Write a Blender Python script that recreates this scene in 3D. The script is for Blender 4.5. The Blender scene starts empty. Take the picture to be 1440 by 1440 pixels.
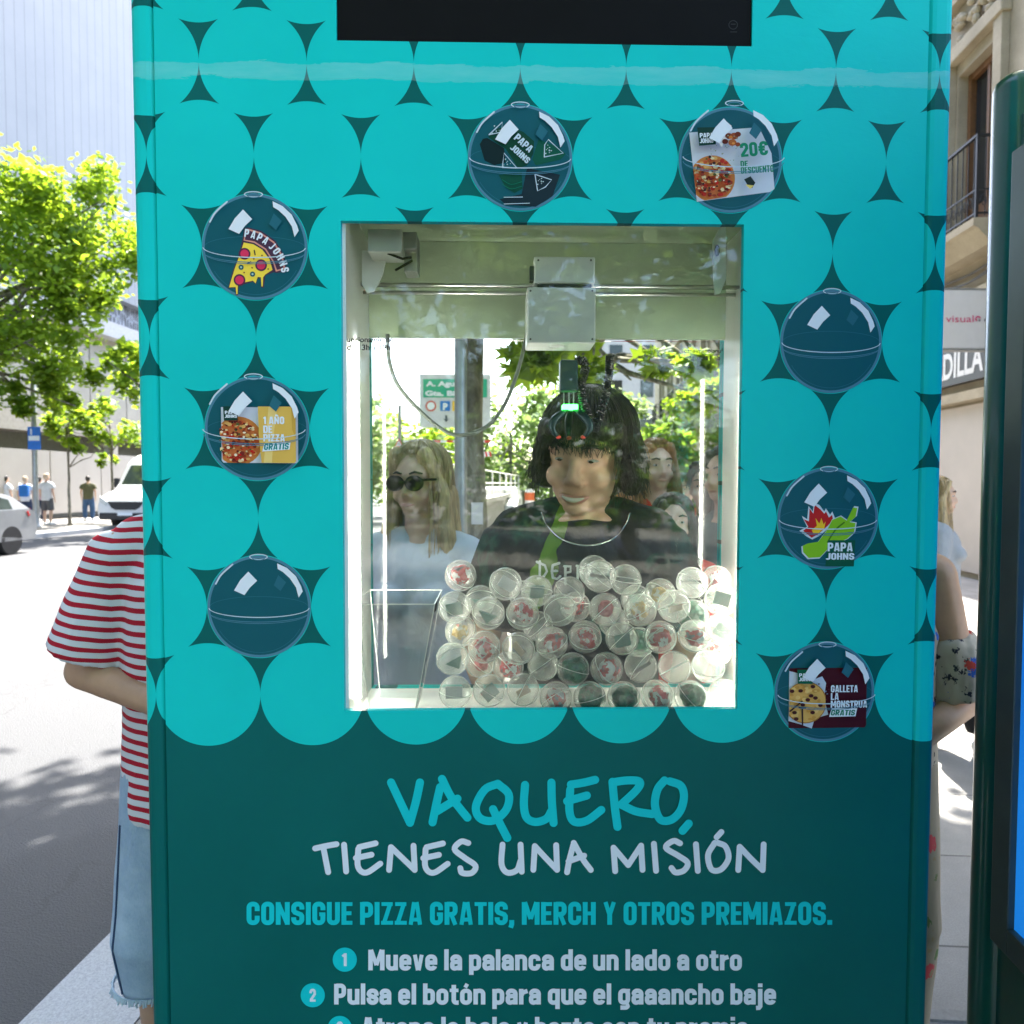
import bpy, bmesh, math, random
import numpy as np
from mathutils import Vector, Matrix, Euler, noise
from mathutils.bvhtree import BVHTree
from math import sin, cos, pi, radians as rad

SC = bpy.context.scene
COL = SC.collection
random.seed(7)
RNG = np.random.default_rng(7)

# ---------------------------------------------------------------- camera
F_PX, IMG = 1025.0, 1440.0
CAM = Vector((0, -1.15, 1.5))
PITCH, YAW, ROLL = 0.03960, 0.02124, 0.00171
FW = Vector((sin(YAW)*cos(PITCH), cos(YAW)*cos(PITCH), -sin(PITCH)))
_r0 = Vector((cos(YAW), -sin(YAW), 0)); _u0 = _r0.cross(FW)
RT = cos(ROLL)*_r0 + sin(ROLL)*_u0
UP = -sin(ROLL)*_r0 + cos(ROLL)*_u0
cd = bpy.data.cameras.new('camera'); cam = bpy.data.objects.new('camera', cd); COL.objects.link(cam)
cam.matrix_world = Matrix(((RT.x, UP.x, -FW.x, CAM.x), (RT.y, UP.y, -FW.y, CAM.y), (RT.z, UP.z, -FW.z, CAM.z), (0, 0, 0, 1)))
cd.sensor_width = 36; cd.lens = 36*F_PX/IMG; cd.clip_start = .02; cd.clip_end = 600
cd.dof.use_dof = True; cd.dof.focus_distance = 1.18; cd.dof.aperture_fstop = 7.5
SC.camera = cam

# ---------------------------------------------------------------- light
SUN_EL, SUN_AZ = rad(60), rad(9)           # azimuth from +y towards +x
w = bpy.data.worlds.new("World"); SC.world = w; w.use_nodes = True
sky = w.node_tree.nodes.new('ShaderNodeTexSky'); sky.sky_type = 'NISHITA'; sky.sun_disc = False
sky.sun_elevation = SUN_EL; sky.sun_rotation = SUN_AZ; sky.air_density = 1.0; sky.dust_density = 2.5; sky.ozone_density = .8
bg = w.node_tree.nodes['Background']; bg.inputs[1].default_value = .15
w.node_tree.links.new(sky.outputs[0], bg.inputs[0])
sl = bpy.data.lights.new('sun', 'SUN'); sl.energy = 4.2; sl.angle = rad(.5); sl.color = (1, .94, .85)
so = bpy.data.objects.new('sun', sl); COL.objects.link(so)
sd = Vector((cos(SUN_EL)*sin(SUN_AZ), cos(SUN_EL)*cos(SUN_AZ), sin(SUN_EL)))
so.rotation_euler = sd.to_track_quat('Z', 'Y').to_euler(); so.location = sd*60
SC.view_settings.view_transform = 'Standard'; SC.view_settings.look = 'None'
SC.view_settings.gamma = 1; SC.view_settings.use_curve_mapping = False
SC.view_settings.exposure = 2.8
SC.cycles.max_bounces = 10; SC.cycles.transparent_max_bounces = 28; SC.cycles.diffuse_bounces = 4
SC.cycles.glossy_bounces = 4; SC.cycles.transmission_bounces = 8; SC.cycles.sample_clamp_indirect = 6
SC.cycles.caustics_reflective = False; SC.cycles.caustics_refractive = False
SC.cycles.use_denoising = True

# ---------------------------------------------------------------- pixel <-> place
def ray(px, py):
    return FW + RT*((px-720)/F_PX) + UP*((720-py)/F_PX)
def P(px, py, y):                       # point of the photo's pixel on the upright plane y
    d = ray(px, py); return CAM + d*((y-CAM.y)/d.y)
def G(px, py, z=0):                     # point on a level plane
    d = ray(px, py); return CAM + d*((z-CAM.z)/d.z)
A_ST = rad(5.1)                         # the street runs 5 degrees off the kiosk's normal
SU = Vector((sin(A_ST), cos(A_ST), 0)); SL = Vector((cos(A_ST), -sin(A_ST), 0))
def S(s, l, z=0):                       # along the street, across it, up
    return Vector((CAM.x, CAM.y, 0)) + SU*s + SL*l + Vector((0, 0, z))
def on_lat(px, l):                      # street position s where the pixel's column meets the lateral plane l
    d = ray(px, 680); a = d.dot(SU); b = d.dot(SL); return l/b*a

# ---------------------------------------------------------------- objects
def tag(o, label=None, cat=None, group=None, kind=None):
    if label: o['label'] = label
    if cat: o['category'] = cat
    if group: o['group'] = group
    if kind: o['kind'] = kind
    return o
def empty(name, loc, label, cat, group=None, rz=0):
    o = bpy.data.objects.new(name, None); COL.objects.link(o); o.location = loc; o.rotation_euler = (0, 0, rz)
    o.empty_display_size = .1
    return tag(o, label, cat, group)
def link(name, me, parent=None, smooth=False):
    o = bpy.data.objects.new(name, me); COL.objects.link(o)
    if parent is not None: o.parent = parent
    if smooth: me.shade_smooth()
    return o
class MB:
    def __init__(s): s.v = []; s.f = []; s.m = []
    def add(s, vs, fs, m=0):
        b = len(s.v); s.v += [tuple(v) for v in vs]; s.f += [tuple(i+b for i in f) for f in fs]; s.m += [m]*len(fs); return s
    def poly(s, pts, m=0): return s.add(pts, [tuple(range(len(pts)))], m)
    def box(s, c, d, rz=0, m=0, bev=0, R=None):
        hx, hy, hz = d[0]/2, d[1]/2, d[2]/2
        R = R or Matrix.Rotation(rz, 3, 'Z'); c = Vector(c)
        if bev <= 0:
            vs = [c+R@Vector((x, y, z)) for x in (-hx, hx) for y in (-hy, hy) for z in (-hz, hz)]
            return s.add(vs, [(0, 1, 3, 2), (4, 6, 7, 5), (0, 4, 5, 1), (2, 3, 7, 6), (0, 2, 6, 4), (1, 5, 7, 3)], m)
        bm = bmesh.new(); bmesh.ops.create_cube(bm, size=1)
        for v in bm.verts: v.co = Vector((v.co.x*d[0], v.co.y*d[1], v.co.z*d[2]))
        bmesh.ops.bevel(bm, geom=bm.edges[:], offset=bev, segments=2, affect='EDGES', profile=.6)
        bm.verts.index_update()
        s.add([c+R@v.co for v in bm.verts], [[v.index for v in f.verts] for f in bm.faces], m); bm.free(); return s
    def tube(s, pts, r, n=10, m=0, cap=True):
        pts = [Vector(p) for p in pts]; N = len(pts); rr = r if hasattr(r, '__len__') else [r]*N
        vs = []; u = None
        for i, p in enumerate(pts):
            t = (pts[min(i+1, N-1)]-pts[max(i-1, 0)]).normalized()
            if u is None:
                u = t.orthogonal().normalized()
            else:
                u = (u-t*u.dot(t)); u = u.normalized() if u.length > 1e-6 else t.orthogonal().normalized()
            q = t.cross(u)
            vs += [p+(u*cos(2*pi*k/n)+q*sin(2*pi*k/n))*rr[i] for k in range(n)]
        fs = [(i*n+k, i*n+(k+1) % n, (i+1)*n+(k+1) % n, (i+1)*n+k) for i in range(N-1) for k in range(n)]
        if cap: fs += [tuple(range(n))[::-1], tuple(range((N-1)*n, N*n))]
        return s.add(vs, fs, m)
    def lathe(s, c, prof, n=20, m=0, R=None, cap=True):        # prof = [(radius, height)...]
        c = Vector(c); R = R or Matrix.Identity(3)
        vs = [c+R@Vector((r*cos(2*pi*k/n), r*sin(2*pi*k/n), z)) for r, z in prof for k in range(n)]
        N = len(prof)
        fs = [(i*n+k, i*n+(k+1) % n, (i+1)*n+(k+1) % n, (i+1)*n+k) for i in range(N-1) for k in range(n)]
        if cap: fs += [tuple(range(n))[::-1], tuple(range((N-1)*n, N*n))]
        return s.add(vs, fs, m)
    def dl(s, c, prof, n=20, m=0, R=None):                     # lathe with small faces, for remeshing
        (r0, z0), (r1, z1) = prof[0], prof[-1]
        pr = [(r0*f, z0) for f in (.02, .25, .5, .75)]+list(prof)+[(r1*f, z1) for f in (.75, .5, .25, .02)]; out = []
        for (a, p), (b, q) in zip(pr[:-1], pr[1:]):
            k = max(1, int(math.hypot(b-a, q-p)/.022)); out += [(a+(b-a)*i/k, p+(q-p)*i/k) for i in range(k)]
        return s.lathe(c, out+[pr[-1]], max(n, 32), m, R)
    def prism(s, pts, ax, m=0):                                # polygon extruded along a vector
        ax = Vector(ax); n = len(pts); pts = [Vector(p) for p in pts]
        return s.add(pts+[p+ax for p in pts], [tuple(range(n))[::-1], tuple(range(n, 2*n))]+[(i, (i+1) % n, n+(i+1) % n, n+i) for i in range(n)], m)
    def ell(s, c, r, R=None, m=0, nu=16, nv=10):
        c = Vector(c); R = R or Matrix.Identity(3)
        vs = [c+R@Vector((0, 0, -r[2]))]
        for i in range(1, nv):
            a = -pi/2+pi*i/nv
            vs += [c+R@Vector((r[0]*cos(a)*cos(2*pi*k/nu), r[1]*cos(a)*sin(2*pi*k/nu), r[2]*sin(a))) for k in range(nu)]
        vs.append(c+R@Vector((0, 0, r[2]))); L = len(vs)-1
        fs = [(0, 1+(k+1) % nu, 1+k) for k in range(nu)]
        for i in range(nv-2):
            b = 1+i*nu
            fs += [(b+k, b+(k+1) % nu, b+nu+(k+1) % nu, b+nu+k) for k in range(nu)]
        b = 1+(nv-2)*nu
        fs += [(b+k, b+(k+1) % nu, L) for k in range(nu)]
        return s.add(vs, fs, m)
    def cap(s, a, b, ra, rb, m=0, n=12):                       # tapered capsule
        a = Vector(a); b = Vector(b); L = (b-a).length
        if L < 1e-5: return s.ell(a, (ra,)*3, m=m)
        R = (b-a).to_track_quat('Z', 'Y').to_matrix()
        prof = [(ra*cos(t), ra*sin(t)) for t in (-1.45, -1.1, -.7, -.3, 0)]+[(rb*cos(t), L+rb*sin(t)) for t in (0, .3, .7, 1.1, 1.45)]
        return s.lathe(a, prof, n, m, R)
    def mesh(s, name, off=None):
        me = bpy.data.meshes.new(name)
        v = s.v if off is None else [(a-off[0], b-off[1], c-off[2]) for a, b, c in s.v]
        me.from_pydata(v, [], s.f); me.polygons.foreach_set('material_index', s.m); me.update(); return me
    def build(s, name, mats, parent=None, smooth=False, world=True, fix=True):
        off = None
        me = s.mesh(name)
        if parent is not None and world:                        # world coordinates -> the parent's own
            M = Matrix.LocRotScale(parent.location, parent.rotation_euler, parent.scale)
            if parent.parent is not None:
                q = parent.parent; M = Matrix.LocRotScale(q.location, q.rotation_euler, q.scale)@M
            me.transform(M.inverted())
        for m in (mats if isinstance(mats, (list, tuple)) else [mats]): me.materials.append(m)
        if fix:
            bm = bmesh.new(); bm.from_mesh(me); bmesh.ops.recalc_face_normals(bm, faces=bm.faces[:]); bm.to_mesh(me); bm.free()
        o = link(name, me, parent, smooth)
        if parent is None and world:                            # put the origin at the thing's base
            co = np.empty(len(me.vertices)*3, np.float32); me.vertices.foreach_get('co', co); co = co.reshape(-1, 3)
            c = Vector(((co[:, 0].min()+co[:, 0].max())/2, (co[:, 1].min()+co[:, 1].max())/2, co[:, 2].min()))
            me.transform(Matrix.Translation(-c)); o.location = c
        return o

# ---------------------------------------------------------------- materials
def sl(c):                               # sRGB 0..255 -> linear
    return tuple(((x/255/12.92) if x/255 <= .04045 else ((x/255+.055)/1.055)**2.4) for x in c)
MATS = {}
def nodes(name):
    m = bpy.data.materials.new(name); m.use_nodes = True; nt = m.node_tree
    return m, nt, nt.nodes['Principled BSDF'], nt.nodes['Material Output']
def N(nt, t, **k):
    n = nt.nodes.new(t)
    for a, b in k.items(): setattr(n, a, b)
    return n
def math_(nt, op, a, b=None, c=None):
    n = N(nt, 'ShaderNodeMath', operation=op)
    for i, x in enumerate((a, b, c)):
        if x is None: continue
        if hasattr(x, 'links') or hasattr(x, 'is_linked'): nt.links.new(x, n.inputs[i])
        else: n.inputs[i].default_value = x
    return n.outputs[0]
def mixc(nt, f, a, b, blend='MIX'):
    n = N(nt, 'ShaderNodeMix', data_type='RGBA', blend_type=blend)
    for i, x in ((0, f), (6, a), (7, b)):
        if hasattr(x, 'is_linked'): nt.links.new(x, n.inputs[i])
        else: n.inputs[i].default_value = (tuple(x)+(1,)) if i else x
    return n.outputs[2]
def noise_(nt, scale, detail=3, rough=.55, vec=None, dist=0):
    n = N(nt, 'ShaderNodeTexNoise'); n.inputs['Scale'].default_value = scale; n.inputs['Detail'].default_value = detail
    n.inputs['Roughness'].default_value = rough; n.inputs['Distortion'].default_value = dist
    if vec is not None: nt.links.new(vec, n.inputs['Vector'])
    return n.outputs[0]
def ramp(nt, f, stops, interp='LINEAR'):
    n = N(nt, 'ShaderNodeValToRGB'); n.color_ramp.interpolation = interp
    e = n.color_ramp.elements
    while len(e) < len(stops): e.new(.5)
    for q, (p, c) in zip(e, stops):
        q.position = p; q.color = tuple(c)+(1,) if hasattr(c, '__len__') else (c, c, c, 1)
    nt.links.new(f, n.inputs[0]); return n.outputs[0]
def obj_co(nt, sc=None):
    t = N(nt, 'ShaderNodeTexCoord').outputs['Object']
    if sc is None: return t
    mp = N(nt, 'ShaderNodeMapping'); mp.inputs['Scale'].default_value = sc; nt.links.new(t, mp.inputs[0]); return mp.outputs[0]
def bump(nt, bs, h, strength=.3, dist=.01):
    b = N(nt, 'ShaderNodeBump'); b.inputs['Strength'].default_value = strength; b.inputs['Distance'].default_value = dist
    nt.links.new(h, b.inputs['Height']); nt.links.new(b.outputs[0], bs.inputs['Normal'])
def mat(name, c, rough=.55, metal=0, var=.12, vs=8, bs=0, bsc=60, emit=0, coat=0, spec=.5, sss=0):
    if name in MATS: return MATS[name]
    m, nt, b, o = nodes(name)
    b.inputs['Roughness'].default_value = rough; b.inputs['Metallic'].default_value = metal
    b.inputs['Specular IOR Level'].default_value = spec; b.inputs['Coat Weight'].default_value = coat
    co = obj_co(nt)
    if var:
        f = noise_(nt, vs, 4, .6, co)
        lo = tuple(x*(1-var) for x in c); hi = tuple(min(1, x*(1+var)) for x in c)
        nt.links.new(ramp(nt, f, [(.3, lo), (.7, hi)]), b.inputs['Base Color'])
    else: b.inputs['Base Color'].default_value = tuple(c)+(1,)
    if bs: bump(nt, b, noise_(nt, bsc, 4, .6, co), bs, .004)
    if emit:
        b.inputs['Emission Color'].default_value = tuple(c)+(1,); b.inputs['Emission Strength'].default_value = emit
    MATS[name] = m; return m
def glass_mat(name, tint=(1, 1, 1), ior=1.5, rough=0.0, dirt=0):
    m, nt, b, o = nodes(name); nt.nodes.remove(b)
    tr = N(nt, 'ShaderNodeBsdfTransparent'); tr.inputs[0].default_value = tuple(tint)+(1,)
    gl = N(nt, 'ShaderNodeBsdfGlossy'); gl.inputs['Roughness'].default_value = rough
    fr = N(nt, 'ShaderNodeFresnel'); fr.inputs[0].default_value = ior
    mx = N(nt, 'ShaderNodeMixShader'); nt.links.new(fr.outputs[0], mx.inputs[0]); nt.links.new(tr.outputs[0], mx.inputs[1]); nt.links.new(gl.outputs[0], mx.inputs[2])
    last = mx.outputs[0]
    if dirt:
        df = N(nt, 'ShaderNodeBsdfDiffuse'); df.inputs[0].default_value = (.8, .85, .82, 1)
        m2 = N(nt, 'ShaderNodeMixShader'); f = noise_(nt, 5, 4, .6, obj_co(nt))
        nt.links.new(math_(nt, 'MULTIPLY', f, dirt), m2.inputs[0]); nt.links.new(last, m2.inputs[1]); nt.links.new(df.outputs[0], m2.inputs[2]); last = m2.outputs[0]
    nt.links.new(last, o.inputs[0]); return m
def leaf_mat(name, c, t, var=.35, mixf=.45):
    m, nt, b, o = nodes(name)
    f = noise_(nt, 1.2, 3, .6, obj_co(nt)); g = noise_(nt, 14, 2, .5, obj_co(nt))
    f = math_(nt, 'ADD', math_(nt, 'MULTIPLY', f, .6), math_(nt, 'MULTIPLY', g, .4))
    col = ramp(nt, f, [(.32, tuple(x*(1-var) for x in c)), (.68, tuple(x*(1+var) for x in c))])
    nt.links.new(col, b.inputs['Base Color']); b.inputs['Roughness'].default_value = .5; b.inputs['Specular IOR Level'].default_value = .3
    tl = N(nt, 'ShaderNodeBsdfTranslucent')
    nt.links.new(ramp(nt, f, [(.3, tuple(x*(1-var) for x in t)), (.7, tuple(x*(1+var) for x in t))]), tl.inputs[0])
    mx = N(nt, 'ShaderNodeMixShader'); mx.inputs[0].default_value = mixf
    nt.links.new(b.outputs[0], mx.inputs[1]); nt.links.new(tl.outputs[0], mx.inputs[2]); nt.links.new(mx.outputs[0], o.inputs[0])
    return m
# ================================================================ flat artwork helpers
_txt = {}
def text_tris(body, off=0.0):
    k = (body, off)
    if k not in _txt:
        c = bpy.data.curves.new('t', 'FONT'); c.body = body; c.offset = off; c.size = 1; c.resolution_u = 4
        o = bpy.data.objects.new('t', c); COL.objects.link(o)
        me = bpy.data.meshes.new_from_object(o.evaluated_get(bpy.context.evaluated_depsgraph_get()))
        _txt[k] = ([tuple(v.co) for v in me.vertices], [tuple(p.vertices) for p in me.polygons])
        bpy.data.objects.remove(o); bpy.data.curves.remove(c); bpy.data.meshes.remove(me)
    return _txt[k]
def smooth_pts(pts, n=6):                # Catmull-Rom through the points
    p = [Vector((a, b)) for a, b in pts]
    if len(p) < 3: return p
    q = [p[0]*2-p[1]]+p+[p[-1]*2-p[-2]]; out = []
    for i in range(1, len(q)-2):
        for k in range(n):
            t = k/n
            out.append(.5*((2*q[i])+(q[i+1]-q[i-1])*t+(2*q[i-1]-5*q[i]+4*q[i+1]-q[i+2])*t*t+(3*q[i]-q[i-1]-3*q[i+1]+q[i+2])*t**3))
    return out+[p[-1]]
def ribbon(pts, wd):                     # outline of a round-capped stroke -> verts, faces
    n = len(pts); vs = []; fs = []
    for i, p in enumerate(pts):
        t = (pts[min(i+1, n-1)]-pts[max(i-1, 0)]).normalized(); q = Vector((-t.y, t.x))
        vs += [p+q*wd/2, p-q*wd/2]
    fs = [(2*i, 2*i+1, 2*i+3, 2*i+2) for i in range(n-1)]
    for e, s_ in ((0, -1), (n-1, 1)):
        t = (pts[min(e+1, n-1)]-pts[max(e-1, 0)]).normalized()*s_; q = Vector((-t.y, t.x))
        b = len(vs); arc = [pts[e]+(q*cos(a)+t*sin(a))*wd/2 for a in [pi*j/8 for j in range(9)]]
        vs += arc; fs.append(tuple(range(b, b+9)))
    return vs, fs
def clip_poly(pts, poly):                # Sutherland-Hodgman against a convex polygon
    A = sum(poly[i][0]*poly[(i+1) % len(poly)][1]-poly[(i+1) % len(poly)][0]*poly[i][1] for i in range(len(poly)))
    if A < 0: poly = poly[::-1]
    out = list(pts)
    for i in range(len(poly)):
        a, b = poly[i], poly[(i+1) % len(poly)]; ins = lambda p: (b[0]-a[0])*(p[1]-a[1])-(b[1]-a[1])*(p[0]-a[0]) >= 0
        src, out = out, []
        for j in range(len(src)):
            p, q = src[j], src[(j+1) % len(src)]
            if ins(p) != ins(q):
                d1 = (b[0]-a[0])*(p[1]-a[1])-(b[1]-a[1])*(p[0]-a[0]); d2 = (b[0]-a[0])*(q[1]-a[1])-(b[1]-a[1])*(q[0]-a[0])
                t = d1/(d1-d2); x = (p[0]+(q[0]-p[0])*t, p[1]+(q[1]-p[1])*t)
                out += [p, x] if ins(p) else [x]
            elif ins(p): out.append(p)
        if not out: return []
    return out
class Art:                               # layers of flat print on the plane y, in 2-D units mapped by to3
    def __init__(s, to3, y0=-.0012, step=.00006): s.b = MB(); s.to3 = to3; s.y = y0; s.st = step; s.mats = []
    def mi(s, m):
        if m not in s.mats: s.mats.append(m)
        return s.mats.index(m)
    def put(s, vs, fs, m):
        s.y -= s.st; s.b.add([s.to3(v[0], v[1])+Vector((0, s.y, 0)) for v in vs], fs, s.mi(m))
    def poly(s, pts, m, clip=None):
        if clip: pts = clip_poly([tuple(p) for p in pts], clip)
        if len(pts) > 2: s.put(pts, [tuple(range(len(pts)))], m)
    def disc(s, c, r, m, n=28, ry=None, clip=None):
        s.poly([(c[0]+r*cos(2*pi*k/n), c[1]+(ry or r)*sin(2*pi*k/n)) for k in range(n)], m, clip)
    def ring(s, c, r, wd, m, n=48, ry=None, a0=0, a1=2*pi):
        ry = ry or r; vs = []
        for k in range(n+1):
            a = a0+(a1-a0)*k/n
            vs += [(c[0]+(r-wd/2)*cos(a), c[1]+(ry-wd/2)*sin(a)), (c[0]+(r+wd/2)*cos(a), c[1]+(ry+wd/2)*sin(a))]
        s.put(vs, [(2*k, 2*k+1, 2*k+3, 2*k+2) for k in range(n)], m)
    def stroke(s, pts, wd, m, smooth=True):
        v, f = ribbon(smooth_pts(pts) if smooth else [Vector(p) for p in pts], wd); s.y -= s.st; n = len(v)
        s.b.add([s.to3(p[0], p[1])+Vector((0, s.y-s.st*.6*i/n, 0)) for i, p in enumerate(v)], f, s.mi(m))
    def text(s, body, x0, y0, wd, h, m, off=.03, rot=0, shear=0, x1=None):
        v, f = text_tris(body, off); xs = [p[0] for p in v]; cap = max(p[1] for p in text_tris('H', off)[0])
        a, b = min(xs), max(xs); sx = wd/(b-a); sy = h/cap; c_, s_ = cos(rot), sin(rot)
        q = [((p[0]-a)*sx+p[1]*sy*shear, p[1]*sy) for p in v]
        s.put([(x0+x*c_-y*s_, y0+x*s_+y*c_) for x, y in q], f, m)
    def heavy(s, body, x0, y0, wd, h, m, rot=0, shear=0):
        L, W_ = heavy(body); c_, s_ = cos(rot), sin(rot); yb = s.y
        for v, f, li in L:
            s.y = yb-li*s.st*.5
            q = [(p[0]*wd/W_+p[1]*h*shear, p[1]*h) for p in v]; s.y -= s.st; n = len(q)
            s.b.add([s.to3(x0+x*c_-y*s_, y0+x*s_+y*c_)+Vector((0, s.y-s.st*.45*i/n, 0)) for i, (x, y) in enumerate(q)], f, s.mi(m))
        s.y = yb-s.st*3
    def build(s, name, parent): return s.b.build(name, s.mats, parent, fix=False)
def flat(c, rough=.45): return mat('ink_%d_%d_%d' % c, sl(c), rough, var=0, spec=.15)

# heavy condensed lettering drawn as strokes (cap height 1)
FW_ = .21; FA = FW_/2
def _arc(cx, cy, r, a0, a1, n=6): return [(cx+r*cos(rad(a0+(a1-a0)*i/n)), cy+r*sin(rad(a0+(a1-a0)*i/n))) for i in range(n+1)]
def _rr(x0, y0, x1, y1, r, closed=True):     # centre line of a rounded box, from the right middle round anticlockwise
    p = [(x1, (y0+y1)/2)]+_arc(x1-r, y1-r, r, 0, 90)+_arc(x0+r, y1-r, r, 90, 180)+_arc(x0+r, y0+r, r, 180, 270)+_arc(x1-r, y0+r, r, 270, 360)+[(x1, (y0+y1)/2)]
    return p
def _glyph(c):
    a = FA; h = .09; w = .56; R = w-a; T = 1-h; B = h; r = .155; xh = .755; XT = xh-h
    def cshape(t, e0, e1): return [(R, e0)]+_arc(R-r, t-r, r, 0, 90)+_arc(a+r, t-r, r, 90, 180)+_arc(a+r, B+r, r, 180, 270)+_arc(R-r, B+r, r, 270, 360)+[(R, e1)]
    V_ = lambda x, y0, y1: [(x, y0), (x, y1)]
    Hh = lambda y, x0, x1: [(x0, y), (x1, y)]
    def ss(t): m = (t+B)/2; q = .13; return [(R, t-.24)]+_arc(R-r, t-r, r, 0, 90)+_arc(a+r, t-r, r, 90, 180)+[(a, m+.12), (a+.05, m+.05), (R-.05, m-.05), (R, m-.12)]+_arc(R-r, B+r, r, 360, 270)+_arc(a+r, B+r, r, 270, 180)+[(a, B+.24)]
    D = {'C': ([cshape(T, .60, .40)], w), 'O': ([_rr(a, B, R, T, r)], w), '0': ([_rr(a, B, R, T, r)], w), 'G': ([cshape(T, .64, .50), Hh(.46, .30, w)], w), 'S': ([ss(T)], w), 'I': ([V_(a, 0, 1)], FW_), 'E': ([V_(a, 0, 1), Hh(T, a, .47), Hh(B, a, .47), Hh(.51, a, .43)], .47),
     'L': ([V_(a, 0, 1), Hh(B, a, .45)], .45), 'F': ([V_(a, 0, 1), Hh(T, a, .45), Hh(.5, a, .42)], .45), 'P': ([V_(a, 0, 1), [(a, T), (R-r, T)]+_arc(R-r, T-r, r, 90, 0)+_arc(R-r, .42+r, r, 0, -90)+[(a, .42)]], w), 'N': ([V_(a, 0, 1), V_(.60-a, 0, 1), [(a, .97), (.60-a, .03)]], .60),
     'R': ([V_(a, 0, 1), [(a, T), (R-r, T)]+_arc(R-r, T-r, r, 90, 0)+_arc(R-r, .46+r, r, 0, -90)+[(a, .46)], [(.28, .48), (R+.01, 0)]], w), 'A': ([[(.10, 0), (.25, 1)], [(.50, 0), (.35, 1)], Hh(.23, .13, .47)], .60), 'Z': ([Hh(T, .02, .50), Hh(B, .0, .52), [(.40, .95), (.12, .05)]], .52),
     'T': ([Hh(T, 0, .52), V_(.26, 0, .95)], .52), 'M': ([V_(a, 0, 1), V_(.76-a, 0, 1), [(a+.03, 1), (.38, .25)], [(.76-a-.03, 1), (.38, .25)]], .76), 'H': ([V_(a, 0, 1), V_(R, 0, 1), Hh(.5, a, R)], w), 'Y': ([[(.09, 1), (.27, .42)], [(.45, 1), (.27, .42)], V_(.27, 0, .5)], .54),
     'U': ([[(a, 1)]+_arc(a+r, B+r, r, 180, 270)+_arc(R-r, B+r, r, 270, 360)+[(R, 1)]], w), 'D': ([V_(a, 0, 1), [(a, T), (R-r, T)]+_arc(R-r, T-r, r, 90, 0)+_arc(R-r, B+r, r, 0, -90)+[(a, B)]], w), 'J': ([[(.36, 1)]+_arc(.36-r, B+r, r, 360, 270)+_arc(.02+r, B+r, r, 270, 200)], .46),
     '1': ([V_(.24, 0, 1), [(.03, .76), (.24, .93)]], .36), '2': ([[(a, .66)]+_arc(a+r, T-r, r, 180, 90)+_arc(R-r, T-r, r, 90, 0)+[(R, .6), (a, .12)], Hh(B, .03, .54)], w), '3': ([[(a, .72)]+_arc(a+r, T-r, r, 180, 90)+_arc(R-r, T-r, r, 90, 0)+[(R-.02, .58), (.28, .5)], [(.28, .53), (R-.02, .45)]+_arc(R-r, B+r, r, 0, -90)+_arc(a+r, B+r, r, 270, 180)], w),
     '€': ([[(x+.08, y) for x, y in cshape(T, .68, .32)], Hh(.60, 0, .45), Hh(.41, 0, .43)], w+.08), '.': ([V_(a, 0, .21)], FW_), ',': ([[(a, .21), (a, .02), (a-.05, -.13)]], FW_),
     'n': ([V_(a, 0, xh), [(a, .48)]+_arc(a+r, XT-r, r, 180, 90)+_arc(R-r, XT-r, r, 90, 0)+[(R, 0)]], w), 'u': ([V_(R, 0, xh), [(a, xh)]+_arc(a+r, B+r, r, 180, 270)+_arc(R-r, B+r, r, 270, 350)], w), 'm': ([V_(a, 0, xh), [(a, .48)]+_arc(a+.13, XT-.13, .13, 180, 0)+[(a+.26, 0)], [(a+.26, .48)]+_arc(a+.45, XT-.13, .13, 180, 0)+[(a+.58, 0)]], .80),
     'e': ([[(a, .375), (R, .375)]+[(R, XT-r)]+_arc(R-r, XT-r, r, 0, 90)+_arc(a+r, XT-r, r, 90, 180)+_arc(a+r, B+r, r, 180, 270)+_arc(R-r, B+r, r, 270, 345)], w), 'c': ([cshape(XT, .46, .30)], w), 'o': ([_rr(a, B, R, XT, r)], w), 'v': ([[(.10, xh), (.24, 0)], [(.42, xh), (.28, 0)]], .52), 'l': ([V_(a, 0, 1.02)], FW_), 'i': ([V_(a, 0, xh), V_(a, .84, 1.02)], FW_),
     'a': ([[(a, .53)]+_arc(a+r, XT-r, r, 180, 90)+_arc(R-r, XT-r, r, 90, 0)+[(R, 0)], [(R, .42), (a+.11, .40)]+_arc(a+.10, .30, .10, 90, 180)+_arc(a+.11, B+.11, .11, 180, 270)+[(R, B+.06)]], w), 'p': ([V_(a, -.22, xh), _rr(a, B, R, XT, r)], w), 'q': ([V_(R, -.22, xh), _rr(a, B, R, XT, r)], w), 'b': ([V_(a, 0, 1.02), _rr(a, B, R, XT, r)], w), 'd': ([V_(R, 0, 1.02), _rr(a, B, R, XT, r)], w),
     't': ([[(.19, .95)]+[(.19, B+.12)]+_arc(.19+.12, B+.12, .12, 180, 270)+[(.42, B)], Hh(xh-.07, 0, .41)], .42), 'r': ([V_(a, 0, xh), [(a, .42), (a+.07, .58), (.40, XT-.01)]], .40), 's': ([ss(XT)], .53), 'h': ([V_(a, 0, 1.02), [(a, .48)]+_arc(a+r, XT-r, r, 180, 90)+_arc(R-r, XT-r, r, 90, 0)+[(R, 0)]], w),
     'j': ([[(a+.04, xh), (a+.04, -.08), (a-.02, -.16), (-.05, -.17)], V_(a+.04, .84, 1.02)], FW_+.05), 'g': ([_rr(a, B, R, XT, r), [(R, xh), (R, -.04)]+_arc(R-.12, -.03, .12, 0, -90)+[(a, -.15)]], w), 'z': ([Hh(XT, .0, .46), Hh(B, 0, .47), [(.37, .70), (.11, .05)]], .47), 'y': ([[(.10, xh), (.25, .03)], [(.43, xh), (.20, -.22)]], .53)}
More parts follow.
